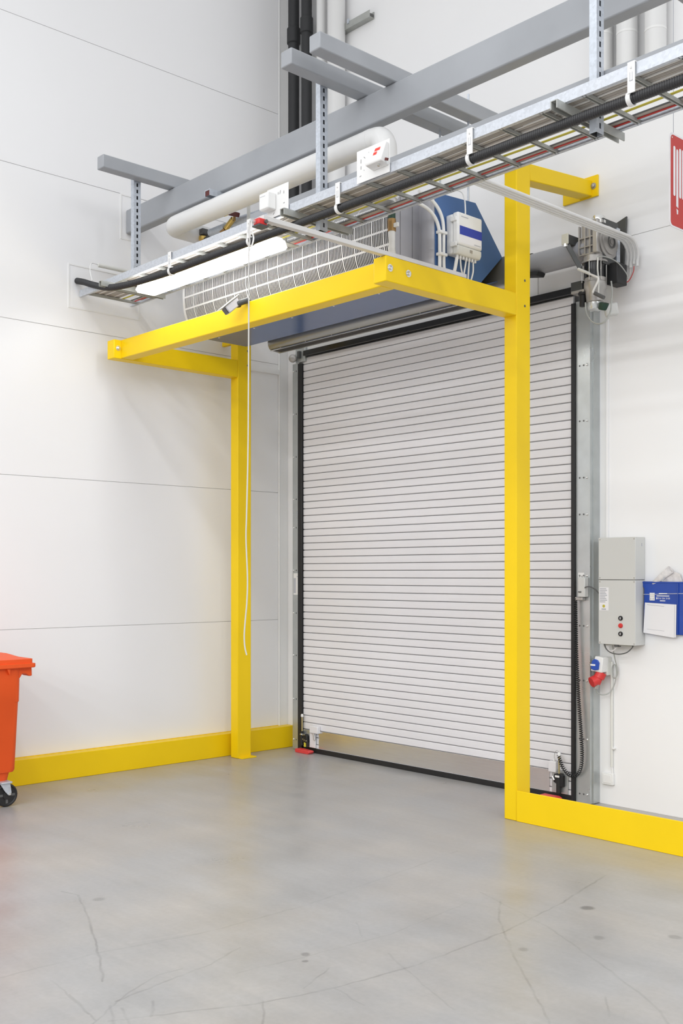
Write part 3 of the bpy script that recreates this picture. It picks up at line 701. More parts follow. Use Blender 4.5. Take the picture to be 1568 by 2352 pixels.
# ------------------------------------------------------------------ white pipe and valves
R = .075
pp = thing('insulated_pipe', 'thick white insulated pipe hanging under the long grey beam', 'pipe', (-5.9, 4.70, 4.0))
left = bez([(-6.98, 4.700, 4.385), (-7.03, 4.706, 4.385), (-7.065, 4.73, 4.385), (-7.075, 4.78, 4.385), (-7.075, 4.9, 4.383), (-7.075, 5.2, 4.38)], 6)
right = bez([(-4.80, 4.70, 4.385), (-4.735, 4.70, 4.375), (-4.70, 4.70, 4.335), (-4.69, 4.70, 4.27), (-4.69, 4.70, 3.985)], 6)
obj('jacket', G().tube(list(reversed(left)) + [Vector((-6.4, 4.7, 4.385)), Vector((-5.6, 4.7, 4.385)), Vector((-4.83, 4.7, 4.385))] + right, R, 28), 'pipew', pp)
sg = obj('sleeve', G().cyl((-4.832, 4.70, 4.385), (-4.80, 4.70, 4.385), R + .0015, n=28), 'pipew', pp)
pc = thing('pipe_clamp', 'small steel channel clamp between long beam and white pipe', 'clamp', (-6.49, 4.72, 4.46))
obj('channel', G().prism([(-6.53, 4.512), (-6.53, 4.465), (-6.525, 4.465), (-6.525, 4.505), (-6.47, 4.505), (-6.47, 4.465), (-6.465, 4.465), (-6.465, 4.512)], 1, 4.63, 4.83), 'galvd', pc, smooth=False)
obj('rust_end', G().box(-6.524, -6.471, 4.632, 4.636, 4.468, 4.504), 'maroon', pc)
vl = thing('control_valve', 'black and brass valve under the left end of the white pipe', 'valve', (-7.0, 4.95, 4.28))
obj('actuator', G().box(-7.045, -6.955, 4.91, 4.98, 4.355, 4.40), 'inkd', vl, bev=.006)
obj('body', G().lathe([(.02, 0), (.034, .008), (.034, .03), (.026, .036), (.034, .045), (.034, .07), (.02, .078)], (-7.0, 4.945, 4.275), n=10), 'brass', vl)
obj('side_port', G().cyl((-6.99, 4.95, 4.31), (-6.90, 4.95, 4.33), .02, n=12), 'darkst', vl)
obj('tailpipe', G().cyl((-6.90, 4.95, 4.352), (-6.70, 4.95, 4.352), .032, n=18), 'galvd', vl)
bv = thing('ball_valve', 'brass ball valve with maroon handle left of the white switch plates', 'valve', (-6.6, 4.95, 4.33))
obj('body', G().cyl((-6.68, 4.94, 4.335), (-6.59, 4.94, 4.385), .022, n=12), 'brass', bv)
obj('nut', G().cyl((-6.74, 4.94, 4.315), (-6.69, 4.94, 4.33), .02, n=6), 'brassd', bv)
obj('handle', G().beam((-6.62, 4.93, 4.435), (-6.51, 4.93, 4.395), .03, .035), 'maroon', bv, bev=.006)
obj('stem', G().cyl((-6.575, 4.94, 4.37), (-6.565, 4.935, 4.41), .010, n=10), 'brassd', bv)
obj('tag', G().box(-6.69, -6.63, 4.925, 4.93, 4.425, 4.45), 'yel2', bv)
tag(obj('pipe_stub', G().cyl((-6.72, 5.02, 4.40), (-5.9, 5.02, 4.36), .035, n=18), 'galvd'), 'grey return pipe behind the brass valves', 'pipe')
tag(obj('hanger_strip', G().box(-6.425, -6.39, 4.945, 4.955, 4.30, 4.46), 'offw', bev=.003), 'short white strip hanging behind the pull switch', 'strip')
# drop connection at the right end of the grille
dp = thing('supply_drop', 'white drop pipe with brass union beside the grille end', 'pipe', (-4.815, 4.88, 3.50))
obj('pipe', G().cyl((-4.815, 4.885, 3.55), (-4.815, 4.885, 3.86), .022, n=16), 'white', dp)
obj('union', G().cyl((-4.815, 4.885, 3.855), (-4.815, 4.885, 3.935), .027, n=8), 'brassd', dp)
obj('neck', G().cyl((-4.815, 4.885, 3.935), (-4.815, 4.885, 4.02), .024, n=14), 'green', dp)
obj('clip', G().box(-4.79, -4.755, 4.875, 4.89, 3.875, 3.90), 'white', dp)
ec = thing('pipe_end_cap', 'white round pipe end with green sticker seen through the cable ladder', 'pipe cap', (-4.66, 4.72, 3.955))
obj('cap', G().lathe([(.03, 0), (.062, .006), (.066, .02), (.066, .07)], (-4.69, 4.70, 3.958), n=24), 'pipew', ec)
obj('sticker', G().box(-4.668, -4.652, 4.63, 4.634, 3.972, 3.982), 'green', ec)

# ------------------------------------------------------------------ switch plates on the ladder
def splate(x0, x1, z0, z1, lab):
    t = thing('switch_plate', lab, 'switch', ((x0 + x1) / 2, 4.21, z0), 'white switch plates on the cable ladder')
    obj('plate', G().box(x0, x1, 4.2115, 4.2155, z0, z1), 'white', t, bev=.001)
    return t
def slit(t, x, z, dx, dz): obj('slit', G().beam((x, 4.2108, z), (x + dx, 4.2108, z + dz), .0014, .0022), 'inkd', t, smooth=False)
p1 = splate(-5.262, -5.051, 3.888, 4.074, 'white switch plate with a plain white cube box, left on the cable ladder')
bx = obj('switch_box', G().box(-5.262, -5.170, 4.145, 4.2115, 3.928, 4.032), 'white', p1, bev=.007)
obj('print', G().box(-5.25, -5.20, 4.1442, 4.145, 4.008, 4.011), 'ink', bx, smooth=False)
slit(p1, -5.135, 4.018, .010, .022); slit(p1, -5.15, 4.02, .001, .014); slit(p1, -5.095, 4.012, .001, .018); slit(p1, -5.098, 3.952, .012, .002); slit(p1, -5.20, 3.905, .012, .010)
p2 = splate(-4.435, -4.168, 3.888, 4.076, 'white switch plate with red print on its box, right on the cable ladder')
bx = obj('switch_box', G().prism([(4.2115, 4.052), (4.188, 4.056), (4.146, 3.952), (4.150, 3.940), (4.2115, 3.926)], 0, -4.300, -4.172), 'white', p2, bev=.004, label='white wedge shaped switch hood')
obj('red_print', G().prism([(4.178, 4.0305), (4.1769, 4.0309), (4.1693, 4.0119), (4.1704, 4.0115)], 0, -4.248, -4.205), 'redl', bx, smooth=False)
obj('red_print', G().prism([(4.1681, 4.0060), (4.1670, 4.0064), (4.1596, 3.988), (4.1607, 3.9876)], 0, -4.250, -4.222), 'redl', bx, smooth=False)
obj('red_lever', G().beam((-4.170, 4.18, 3.952), (-4.150, 4.18, 3.944), .008, .014), 'maroon', p2)
obj('latch', G().cyl((-4.215, 4.175, 3.935), (-4.215, 4.170, 3.922), .007, n=10), 'steel', p2)
slit(p2, -4.40, 4.0, .001, .022); slit(p2, -4.40, 3.965, .001, .018); slit(p2, -4.375, 4.03, .010, -.010); slit(p2, -4.335, 4.035, .001, .012); slit(p2, -4.41, 3.925, .012, .003); slit(p2, -4.375, 3.955, .003, -.003)

p1.location = Vector(p1.location) + Vector((-.034, .028, .015)); p2.location = Vector(p2.location) + Vector((-.0175, .017, .0095))

# ------------------------------------------------------------------ fluorescent lamp
fl = thing('fluorescent_lamp', 'glowing white fluorescent batten lamp under the cable ladder', 'lamp', (-6.25, 4.40, 3.78))
obj('diffuser', G().prism([(4.325, 3.842), (4.305, 3.80), (4.325, 3.782), (4.47, 3.782), (4.487, 3.80), (4.468, 3.842)], 0, -7.03, -5.44), 'lamp', fl)
obj('housing', G().box(-7.02, -5.45, 4.335, 4.46, 3.842, 3.862), 'white', fl, bev=.003)
obj('end_bracket', G().box(-5.56, -5.50, 4.46, 4.64, 3.855, 3.861), 'dull', fl); obj('end_bracket', G().box(-6.92, -6.86, 4.46, 4.64, 3.855, 3.861), 'dull', fl)
obj('hook', G().box(-5.55, -5.53, 4.55, 4.56, 3.858, 3.90), 'dull', fl); obj('hook', G().box(-6.9, -6.88, 4.55, 4.56, 3.858, 3.90), 'dull', fl)

fl.location = Vector(fl.location) + Vector((.01, .03, .013))
# ------------------------------------------------------------------ flat bar, pull switch, cord
tag(obj('flat_bar', G().box(-4.418, -4.378, 3.48, 5.115, 3.506, 3.532), 'alu', bev=.002), 'pale aluminium bar reaching forward on top of the right yellow arm', 'bar')
sw = thing('pull_switch', 'small red pull switch with long white cord at the end of the pale bar', 'switch', (-4.40, 3.46, 3.46))
obj('body', G().box(-4.425, -4.375, 3.448, 3.505, 3.478, 3.512), 'redp', sw, bev=.006)
obj('knob', G().cyl((-4.373, 3.49, 3.496), (-4.362, 3.49, 3.496), .010, n=14), 'inkd', sw)
obj('base', G().box(-4.43, -4.37, 3.445, 3.51, 3.468, 3.478), 'darkst', sw, bev=.002)
obj('eyelet', G().ring((-4.402, 3.43, 3.493), (-4.398, 3.43, 3.493), .015, .010, 16), 'steel', sw)
obj('link', G().cyl((-4.40, 3.445, 3.492), (-4.40, 3.41, 3.485), .004, n=8), 'steel', sw)
cw = bez([(-4.40, 3.407, 3.49), (-4.403, 3.403, 3.43), (-4.399, 3.406, 3.38), (-4.402, 3.402, 3.33), (-4.402, 3.402, 3.2), (-4.403, 3.400, 2.6), (-4.405, 3.398, 2.25), (-4.410, 3.393, 1.95), (-4.412, 3.391, 1.82),
          (-4.406, 3.396, 1.62), (-4.408, 3.394, 1.5), (-4.414, 3.388, 1.40), (-4.418, 3.384, 1.32), (-4.416, 3.386, 1.26), (-4.409, 3.393, 1.215)], 10)
obj('pull_cord', G().tube(cw, .0038, 8), 'cord', sw, label='long thin white pull cord')
obj('cord_loop', G().tube(bez([(-4.40, 3.415, 3.49), (-4.40, 3.42, 3.44), (-4.398, 3.43, 3.40), (-4.40, 3.415, 3.35), (-4.402, 3.403, 3.33)]), .0042, 8), 'cablel', sw)

# ------------------------------------------------------------------ surveillance camera on the front beam
sc_ = thing('surveillance_camera', 'small grey surveillance camera clamped on the yellow front beam', 'camera', (-5.93, 4.42, 3.42))
d = Vector((-.22, -.72, -.66)).normalized(); c0 = Vector((-5.868, 4.435, 3.522))
hd = d.cross(Vector((0, 0, 1))).normalized()
obj('body', G().beam(c0, c0 + d * .115, .082, .055), 'camw', sc_, bev=.008)
obj('hood', G().beam(c0 + hd.cross(d) * .033 - d * .02, c0 + hd.cross(d) * .033 + d * .145, .100, .006), 'white', sc_, bev=.002)
obj('window', G().beam(c0 + d * .114, c0 + d * .118, .068, .044), 'lens', sc_, bev=.004)
obj('clamp', G().cyl((-5.845, 4.42, 3.500), (-5.79, 4.47, 3.525), .020, n=14), 'darkst', sc_)
obj('joint', G().cyl((-5.865, 4.425, 3.50), (-5.84, 4.43, 3.50), .024, n=14), 'darkst', sc_)
obj('foot', G().box(-5.83, -5.79, 4.452, 4.53, 3.508, 3.530), 'darkst', sc_, bev=.004)

# ------------------------------------------------------------------ vertical pipes in the corner
def vpipe(name, x, y, r, z0, z1, m, lab, coup=None):
    t = thing(name, lab, 'pipe', (x, y, z0))
    obj('pipe', G().cyl((x, y, z0), (x, y, z1), r, n=24), m, t)
    if coup: obj('coupling', G().lathe([(r, 0), (r * 1.22, .008), (r * 1.22, coup[1] - coup[0] - .008), (r, coup[1] - coup[0])], (x, y, coup[0]), n=24), m, t)
    return t
vpipe('insulated_riser', -7.597, 6.40, .052, 3.95, 7.7, 'pipeb', 'black insulated riser pipe nearest the corner', (6.60, 6.75))
vpipe('insulated_riser', -7.412, 6.40, .049, 3.95, 7.7, 'pipeb', 'black insulated riser pipe, right of the corner one', (6.63, 6.78))
vpipe('white_riser', -7.205, 6.40, .045, 3.95, 7.7, 'pipew', 'slim white riser pipe right of the black risers')
vpipe('white_riser', -7.005, 6.40, .080, 3.95, 7.7, 'pipew', 'thick white riser pipe right of the black risers')
br = thing('wall_channel', 'dark steel channel bracket on the wall beside the white risers', 'bracket', (-6.8, 6.46, 6.5))
obj('channel', G().prism([(6.44, 6.50), (6.499, 6.50), (6.499, 6.56), (6.494, 6.56), (6.494, 6.505), (6.445, 6.505), (6.445, 6.56), (6.44, 6.56)], 0, -7.0, -6.62), 'dull', br, smooth=False)
obj('inside', G().box(-7.0, -6.622, 6.446, 6.493, 6.506, 6.535), 'inkd', br)
obj('clip', G().box(-6.90, -6.88, 6.432, 6.445, 6.54, 6.58), 'galvd', br)
# white pipes upper right
for x, z0, lab in ((-4.24, 5.12, 'white wall pipe with rounded lower end, beside the right hanger'), (-4.04, 5.06, 'white wall pipe, middle one at the upper right'), (-3.82, 5.0, 'white wall pipe, rightmost at the upper right')):
    t = thing('wall_pipe', lab, 'pipe', (x, 6.40, z0), 'white wall pipes at the upper right')
    obj('pipe', G().lathe([(.03, 0), (.055, .012), (.068, .04), (.072, .08), (.072, 2.5)], (x, 6.41, z0), n=28), 'pipew', t)
    obj('band', G().ring((x, 6.41, z0 + .30), (x, 6.41, z0 + .315), .0735, .07, 28), 'white', t)
tag(obj('suspension_wire', G().cyl((-3.451, 6.0, 4.392), (-3.451, 6.0, 7.6), .0022, n=6), 'ink'), 'thin wire holding the red hose sign', 'wire')

# ------------------------------------------------------------------ red sign
sx = -3.469
sg_ = thing('fire_hose_sign', 'red hanging sign with white folded fire hose symbol at the right edge', 'sign', (sx, 6.2, 3.83))
def rrect(y0, y1, z0, z1, r, n=5):
    out = []
    for cy, cz, a0 in ((y1 - r, z1 - r, 0), (y0 + r, z1 - r, 90), (y0 + r, z0 + r, 180), (y1 - r, z0 + r, 270)):
        for i in range(n + 1):
            a = math.radians(a0 + 90 * i / n); out.append((cy + r * math.cos(a), cz + r * math.sin(a)))
    return out
obj('backing', G().prism(rrect(5.990, 6.41, 3.815, 4.405, .03), 0, sx - .006, sx - .001), 'paper', sg_, smooth=False)
obj('panel', G().prism(rrect(6.0, 6.40, 3.825, 4.392, .028), 0, sx - .001, sx + .001), 'signr', sg_, smooth=False)
def hs(y0, y1, z0, z1): obj('hose_strip', G().prism(rrect(y0, y1, z0, z1, (y1 - y0) * .45, 4), 0, sx + .001, sx + .0018), 'paper', sg_, smooth=False)
hs(6.028, 6.052, 4.012, 4.325)
obj('hose_strip', G().prism([(6.063, 3.952), (6.087, 3.945), (6.087, 4.300), (6.082, 4.312), (6.068, 4.312), (6.063, 4.300)], 0, sx + .001, sx + .0018), 'paper', sg_, smooth=False)
obj('nozzle_symbol', G().prism([(6.066, 3.938), (6.086, 3.930), (6.083, 3.905), (6.071, 3.903)], 0, sx + .001, sx + .0018), 'paper', sg_, smooth=False)
for i in range(6): hs(6.098 + i * .035, 6.122 + i * .035, 4.012, 4.325)
obj('rivet', G().cyl((sx + .001, 6.012, 4.372), (sx + .003, 6.012, 4.372), .005, n=10), 'steel', sg_)

# ------------------------------------------------------------------ door drive
tag(obj('drive_shaft', G().cyl((-4.82, 6.21, 3.872), (-4.20, 6.21, 3.872), .078, n=32), 'shaft'), 'grey round shaft tube between yellow post and door motor', 'shaft')
ss = thing('shaft_strap', 'black strap under the grey shaft tube beside the yellow post', 'strap', (-4.7, 6.2, 3.76))
obj('band', G().ring((-4.745, 6.21, 3.872), (-4.685, 6.21, 3.872), .084, .0785, 28), 'black', ss)
obj('tail', G().prism([(-4.74, 3.79), (-4.60, 3.765), (-4.585, 3.79), (-4.62, 3.80), (-4.74, 3.81)], 1, 6.13, 6.22), 'black', ss, bev=.003)
mo = thing('door_motor', 'grey and black upright gear motor at the top right of the shutter', 'motor', (-4.155, 6.2, 3.44))
mx, my = -4.160, 6.20
obj('gearbox', G().box(mx - .070, mx + .075, my - .06, my + .08, 3.815, 4.030), 'castg', mo, bev=.008)
g = G()
for xx in (mx - .078, mx - .03, mx + .012, mx + .045): g.box(xx, xx + .008, my - .082, my - .058, 3.82, 4.02)
for zzz in (3.815, 3.868, 3.93): g.box(mx - .078, mx + .053, my - .080, my - .058, zzz, zzz + .008)
obj('rib', g, 'castg', mo, bev=.001)
obj('column', G().box(mx + .035, mx + .078, my - .085, my - .05, 3.815, 4.045), 'castg', mo, bev=.008)
obj('top_cap', G().lathe([(.052, 0), (.052, .02), (.045, .022), (.045, .045), (.036, .058), (.0, .06)], (mx + .03, my, 4.028), n=24), 'steel', mo)
obj('flange', G().lathe([(.088, 0), (.088, .012), (.078, .014), (.078, .05)], (mx, my, 3.766), n=28), 'castg', mo)
obj('motor_body', G().cyl((mx, my, 3.662), (mx, my, 3.772), .074, n=32), 'blackg', mo)
t0 = obj('tie_rod', G().cyl((mx - .072, my - .045, 3.64), (mx - .072, my - .045, 3.78), .003, n=8), 'steel', mo)
dup(t0, (.082, -.036, 0)); dup(t0, (.148, .005, 0))
obj('lower_housing', G().lathe([(.052, 0), (.060, .006), (.064, .04), (.068, .085), (.078, .10), (.078, .135), (.074, .14), (.074, .165)], (mx + .005, my, 3.497), n=28), 'castg', mo)
sg2 = obj('sight_cup', G().lathe([(.03, 0), (.046, .01), (.05, .03), (.05, .058)], (mx + .002, my, 3.442), n=24), 'glass', mo)
obj('relay_box', G().box(mx - .165, mx - .072, my - .045, my + .03, 3.595, 3.66), 'darkst', mo, bev=.003)
obj('relay_flange', G().box(mx - .16, mx - .055, my - .05, my + .03, 3.578, 3.597), 'castg', mo, bev=.003)
obj('solenoid', G().lathe([(.022, 0), (.024, .004), (.024, .075), (.033, .08), (.033, .098)], (mx - .082, my - .02, 3.485), n=18), 'black', mo)
obj('encoder', G().lathe([(.0, 0), (.03, .0), (.034, .006), (.034, .045)], (mx + .075, my - .015, 3.435), (.35, -.2, .9), 18), 'green', mo)
obj('encoder_box', G().beam((mx + .085, my - .01, 3.425), (mx + .15, my + .05, 3.44), .05, .085), 'cab', mo, bev=.012)
obj('output_disc', G().lathe([(.11, 0), (.11, .008), (.085, .010), (.085, .018), (.05, .020), (.05, .024), (.036, .024), (.036, .021), (.018, .021), (.018, .029), (.0, .030)], (mx + .078, my + .05, 3.905), (1, 0, 0), 32), 'castg', mo)
obj('bearing', G().ring((mx + .100, my + .05, 3.905), (mx + .1045, my + .05, 3.905), .046, .034, 28), 'inkd', mo)
obj('side_plate', G().box(mx + .072, mx + .080, my - .02, my + .165, 3.75, 4.06), 'darkst', mo, bev=.003)
obj('angle_iron', G().box(mx + .080, mx + .095, my + .13, my + .165, 3.72, 4.02), 'galvd', mo, bev=.002)
obj('connection_box', G().box(mx + .055, mx + .14, my + .06, my + .18, 3.62, 3.765), 'black', mo, bev=.006)
crk = obj('crank', G().tube(bez([(mx - .06, 6.095, 3.722), (mx + .012, 6.095, 3.680), (mx + .075, 6.095, 3.645)], 4) + bez([(mx + .092, 6.095, 3.635), (mx + .098, 6.095, 3.615), (mx + .062, 6.095, 3.555), (mx + .058, 6.095, 3.54), (mx + .072, 6.095, 3.53)], 5), .0072, 10), 'cablel', mo)
obj('crank_grip', G().cyl((mx + .070, 6.095, 3.532), (mx + .142, 6.095, 3.488), .013, n=14), 'inkd', crk)
obj('crank_sleeve', G().cyl((mx - .06, 6.093, 3.722), (mx + .03, 6.093, 3.672), .010, n=12), 'offw', crk)
tag(obj('motor_cable', G().tube(bez([(-4.20, 6.15, 3.50), (-4.198, 6.15, 3.45), (-4.18, 6.15, 3.40), (-4.14, 6.15, 3.355), (-4.09, 6.15, 3.335), (-4.04, 6.15, 3.345), (-4.008, 6.155, 3.40), (-4.002, 6.16, 3.46), (-4.01, 6.18, 3.55), (-4.03, 6.2, 3.62)], 8), .0055, 8), 'dull'),
    'grey cable looping below the door motor', 'cable')
tag(obj('motor_wire', G().tube(bez([(-4.09, 6.12, 3.78), (-4.05, 6.15, 3.782), (-4.02, 6.25, 3.76), (-4.0, 6.33, 3.70), (-4.0, 6.36, 3.66)], 8), .004, 8), 'dull'), 'thin grey wire arching right of the black motor body', 'cable')
tag(obj('earth_wire', G().tube(bez([(-4.085, 6.125, 3.78), (-4.084, 6.12, 3.70), (-4.075, 6.12, 3.62), (-4.078, 6.12, 3.52)], 8), .005, 8), 'offw'), 'pale wire running down beside the crank of the door motor', 'cable')
tag(obj('wall_plate', G().prism([(-4.187, 4.10), (-4.082, 4.136), (-4.115, 3.70), (-4.20, 3.69)], 1, 6.47, 6.485), 'darkst', bev=.002), 'dark steel plate on the wall behind the door motor', 'plate')
mb = thing('motor_bracket', 'beige ended square tube bracket left of the door motor', 'bracket', (-4.28, 6.15, 3.88))
obj('tube', G().box(-4.322, -4.276, 6.055, 6.46, 3.905, 3.968), 'darkst', mb, bev=.004)
obj('end_cap', G().box(-4.326, -4.272, 6.048, 6.058, 3.90, 3.972), 'beige', mb, bev=.003)
obj('brace', G().beam((-4.29, 6.07, 3.895), (-4.22, 6.12, 3.73), .02, .03), 'darkst', mb, bev=.002)
obj('bolt', G().cyl((-4.30, 6.06, 3.905), (-4.30, 6.06, 3.885), .016, n=8), 'steel', mb)
# conduits from the ladder to the wall
for i in range(4):
    x = -3.955 - i * .026; zc = 3.93; xe = x - .035
    pts = [(x, 4.70, zc), (x, 5.4, zc), (x, 6.20, zc)] + [(x + (xe - x) * (k / 8) ** 1.5, 6.30 + .16 * math.sin(k * PI / 16), zc - .13 + .13 * math.cos(k * PI / 16)) for k in range(9)] + [(xe, 6.46, 3.765 + .02 * (i % 2))]
    tag(obj('conduit', G().tube(pts, .0102, 10), 'pipew'), ['white conduit from the ladder bending down the wall, rightmost of the four', 'white conduit from the ladder bending down the wall, second from right of the four',
        'white conduit from the ladder bending down the wall, second from left of the four', 'white conduit from the ladder bending down the wall, leftmost of the four'][i], 'conduit', 'conduits to the door motor')
for nm, m, pts, lab in (('supply_wire', 'cablel', [(-4.042, 6.46, 3.77), (-4.045, 6.46, 3.73), (-4.06, 6.45, 3.68), (-4.10, 6.42, 3.645), (-4.13, 6.36, 3.635)], 'white wire from the conduit ends to the door motor'),
                        ('supply_wire', 'red', [(-4.016, 6.46, 3.77), (-4.022, 6.46, 3.73), (-4.05, 6.45, 3.675), (-4.08, 6.43, 3.66), (-4.10, 6.40, 3.655)], 'red wire from the conduit ends to the door motor')):
    tag(obj(nm, G().tube(bez(pts), .003, 8), m), lab, 'wire')
tag(obj('wall_conduit', G().box(-4.262, -4.243, 6.488, 6.499, 1.895, 3.45), 'wallb', bev=.002), 'slim white cable duct running up the wall from the control cabinet', 'duct')

# ------------------------------------------------------------------ control cabinet
cx0, cx1, cy = -4.249, -3.954, 6.378
cab = thing('control_cabinet', 'grey two-part door control cabinet on the wall right of the shutter', 'cabinet', ((cx0 + cx1) / 2, 6.44, 1.148))
obj('upper_cover', G().box(cx0, cx1, cy, 6.499, 1.600, 1.893), 'cab', cab, bev=.003)
lc = obj('lower_cover', G().box(cx0, cx1, cy, 6.499, 1.148, 1.596), 'cab', cab, bev=.003)
obj('gap', G().box(cx0 + .004, cx1 - .004, cy + .006, 6.49, 1.594, 1.602), 'inkd', cab)
s_ = obj('screw', G().lathe([(.005, 0), (.004, .002), (.001, .0025)], (cx0 + .012, cy, 1.88), (0, -1, 0), 10), 'castg', cab)
for dx, z in ((.272, 1.88), (0, 1.612), (.272, 1.612), (0, 1.585), (.272, 1.585), (0, 1.16), (.272, 1.16)): dup(s_, (dx, 0, z - 1.88))
def button(z, m, lab):
    b = obj('push_button', G().lathe([(.0165, 0), (.0165, .006), (.013, .009), (.012, .006 if m == 'black' else .014), (.0, .006 if m == 'black' else .015)], (-4.069, cy, z), (0, -1, 0), 20), m, lc, label=lab)
    return b
button(1.333, 'black', 'upper black push button'); button(1.282, 'redp', 'red stop button'); button(1.225, 'black', 'lower black push button')
obj('arrow_mark', G().box(-4.0715, -4.0665, cy - .0085, cy - .006, 1.325, 1.341), 'paper', lc, smooth=False); obj('arrow_mark', G().box(-4.0715, -4.0665, cy - .0085, cy - .006, 1.217, 1.233), 'paper', lc, smooth=False)
stk = obj('sticker', G().box(cx0 + .008, cx0 + .083, cy - .001, cy, 1.384, 1.545), 'paper', lc, smooth=False)
g = G()
for i in range(9): g.box(cx0 + .012, cx0 + .064 + .008 * math.sin(i * 2.1), cy - .0014, cy - .001, 1.532 - i * .0115, 1.539 - i * .0115)
g.box(cx0 + .026, cx0 + .062, cy - .0014, cy - .001, 1.388, 1.398)
obj('sticker_print', g, 'ink', lc, smooth=False)
obj('sticker_seal', G().cyl((cx0 + .044, cy - .001, 1.414), (cx0 + .044, cy - .0016, 1.414), .011, n=16), 'ygreen', lc)
obj('side_vent', G().box(cx1 - .0002, cx1 + .0008, 6.452, 6.462, 1.83, 1.852), 'ink', cab, smooth=False)
obj('gland', G().box(-4.13, -4.10, 6.39, 6.43, 1.132, 1.150), 'inkd', cab); obj('gland_plate', G().box(-4.22, -4.0, 6.40, 6.48, 1.14, 1.149), 'dull', cab)
tag(obj('cabinet_cable', G().tube(bez([(-4.215, 6.40, 1.148), (-4.20, 6.398, 1.115), (-4.16, 6.396, 1.09), (-4.10, 6.396, 1.082), (-4.04, 6.40, 1.095), (-4.005, 6.41, 1.125), (-3.995, 6.42, 1.148)]), .0042, 8), 'inkd'), 'dark cable sagging under the control cabinet', 'cable')
g = G()
for i in range(4): g.tube(bez([(-4.225 + i * .008, 6.41, 1.148), (-4.215 + i * .01, 6.405, 1.12), (-4.17, 6.40, 1.10 - i * .004), (-4.13, 6.40, 1.115), (-4.115, 6.41, 1.14)]), .003, 6)
o = tag(obj('wire_tangle', g, 'newsp'), 'tangle of thin reddish grey wires at the left underside of the control cabinet', 'wires'); o['kind'] = 'stuff'
# sockets
so = thing('wall_socket', 'grey wall socket box with angled white head and blue flap under the control cabinet', 'socket', (-4.25, 6.45, .92))
obj('back_box', G().box(-4.262, -4.218, 6.44, 6.499, .922, 1.052), 'offw', so, bev=.006)
e0 = Vector((-4.263, 6.39, 1.000))
obj('head', G().prism([(-4.313, .955), (-4.274, 1.06), (-4.210, 1.052), (-4.223, .945)], 1, 6.375, 6.45), 'white', so, bev=.005)
obj('blue_flap', G().prism([(-4.300, .968), (-4.303, .985), (-4.293, 1.026), (-4.275, 1.040), (-4.250, 1.034), (-4.236, 1.014), (-4.243, .966), (-4.272, .960)], 1, 6.362, 6.376), 'sblue', so, bev=.003)
obj('flap_label', G().box(-4.304, -4.264, 6.360, 6.363, .992, 1.004), 'paper', so)
cee = thing('power_plug', 'red industrial power plug pointing down from the wall socket', 'plug', (-4.268, 6.39, .84))
obj('collar', G().cyl((-4.246, 6.415, .945), (-4.261, 6.40, .905), .036, .038, n=20), 'redp', cee)
obj('body', G().cyl((-4.260, 6.40, .912), (-4.270, 6.39, .862), .030, .024, n=20), 'redp', cee)
obj('cap', G().cyl((-4.266, 6.398, .896), (-4.290, 6.352, .876), .037, n=24), 'redp', cee)
obj('gland', G().cyl((-4.270, 6.39, .862), (-4.276, 6.388, .830), .020, .018, n=14), 'castg', cee)
tag(obj('plug_cable', G().tube(bez([(-4.276, 6.388, .83), (-4.272, 6.40, .80), (-4.25, 6.43, .785), (-4.21, 6.45, .80), (-4.18, 6.465, .85), (-4.165, 6.47, .92), (-4.17, 6.475, .985), (-4.185, 6.475, 1.0), (-4.20, 6.475, .97), (-4.195, 6.475, .92), (-4.175, 6.475, .905),
        (-4.158, 6.475, .94), (-4.163, 6.475, .99), (-4.168, 6.465, 1.03), (-4.168, 6.44, 1.10), (-4.168, 6.43, 1.145)], 8), .0042, 8), 'dull'), 'grey cable looping from the red plug up to the control cabinet', 'cable')
tag(obj('wall_conduit', G().cyl((-4.212, 6.488, .275), (-4.212, 6.488, 1.02), .010, n=12), 'offw'), 'thin pale conduit running down from the socket box to the switch', 'conduit')
ws = thing('wall_switch', 'white square switch low on the wall at the end of the thin conduit', 'switch', (-4.24, 6.485, .143))
obj('plate', G().box(-4.285, -4.195, 6.472, 6.499, .145, .228), 'white', ws, bev=.004)
obj('rocker', G().box(-4.272, -4.208, 6.469, 6.474, .157, .216), 'white', ws, bev=.002)
obj('lead', G().cyl((-4.205, 6.488, .228), (-4.212, 6.488, .285), .006, n=8), 'white', ws)
tag(obj('cable_clip', G().box(-4.205, -4.185, 6.475, 6.499, .40, .412), 'white', bev=.002), 'tiny white cable clip on the thin conduit', 'clip')

# ------------------------------------------------------------------ document pouch
po = thing('document_pouch', 'blue vinyl document pouch on the wall right of the control cabinet', 'pouch', (-3.8, 6.48, 1.225))
obj('pocket', G().prism([(-3.948, 1.25), (-3.935, 1.232), (-3.50, 1.228), (-3.50, 1.584), (-3.958, 1.588), (-3.954, 1.552), (-3.944, 1.538)], 1, 6.470, 6.498), 'pouch', po, bev=.004)
obj('welt', G().box(-3.955, -3.50, 6.467, 6.471, 1.576, 1.586), 'pouch', po, bev=.002)
obj('divider', G().box(-3.688, -3.682, 6.462, 6.471, 1.232, 1.575), 'pouch', po, bev=.002)
obj('logo', G().box(-3.900, -3.862, 6.4685, 6.470, 1.458, 1.510), 'cablel', po, smooth=False, label='white square logo')
obj('logo_window', G().box(-3.894, -3.888, 6.468, 6.4686, 1.462, 1.476).box(-3.876, -3.870, 6.468, 6.4686, 1.462, 1.476).box(-3.898, -3.864, 6.468, 6.4686, 1.484, 1.486), 'ink', po, smooth=False)
text('phone_number', '016 536 3100', .0165, 'paper', po, (-3.838, 6.4692, 1.468), (PI / 2, 0, 0))
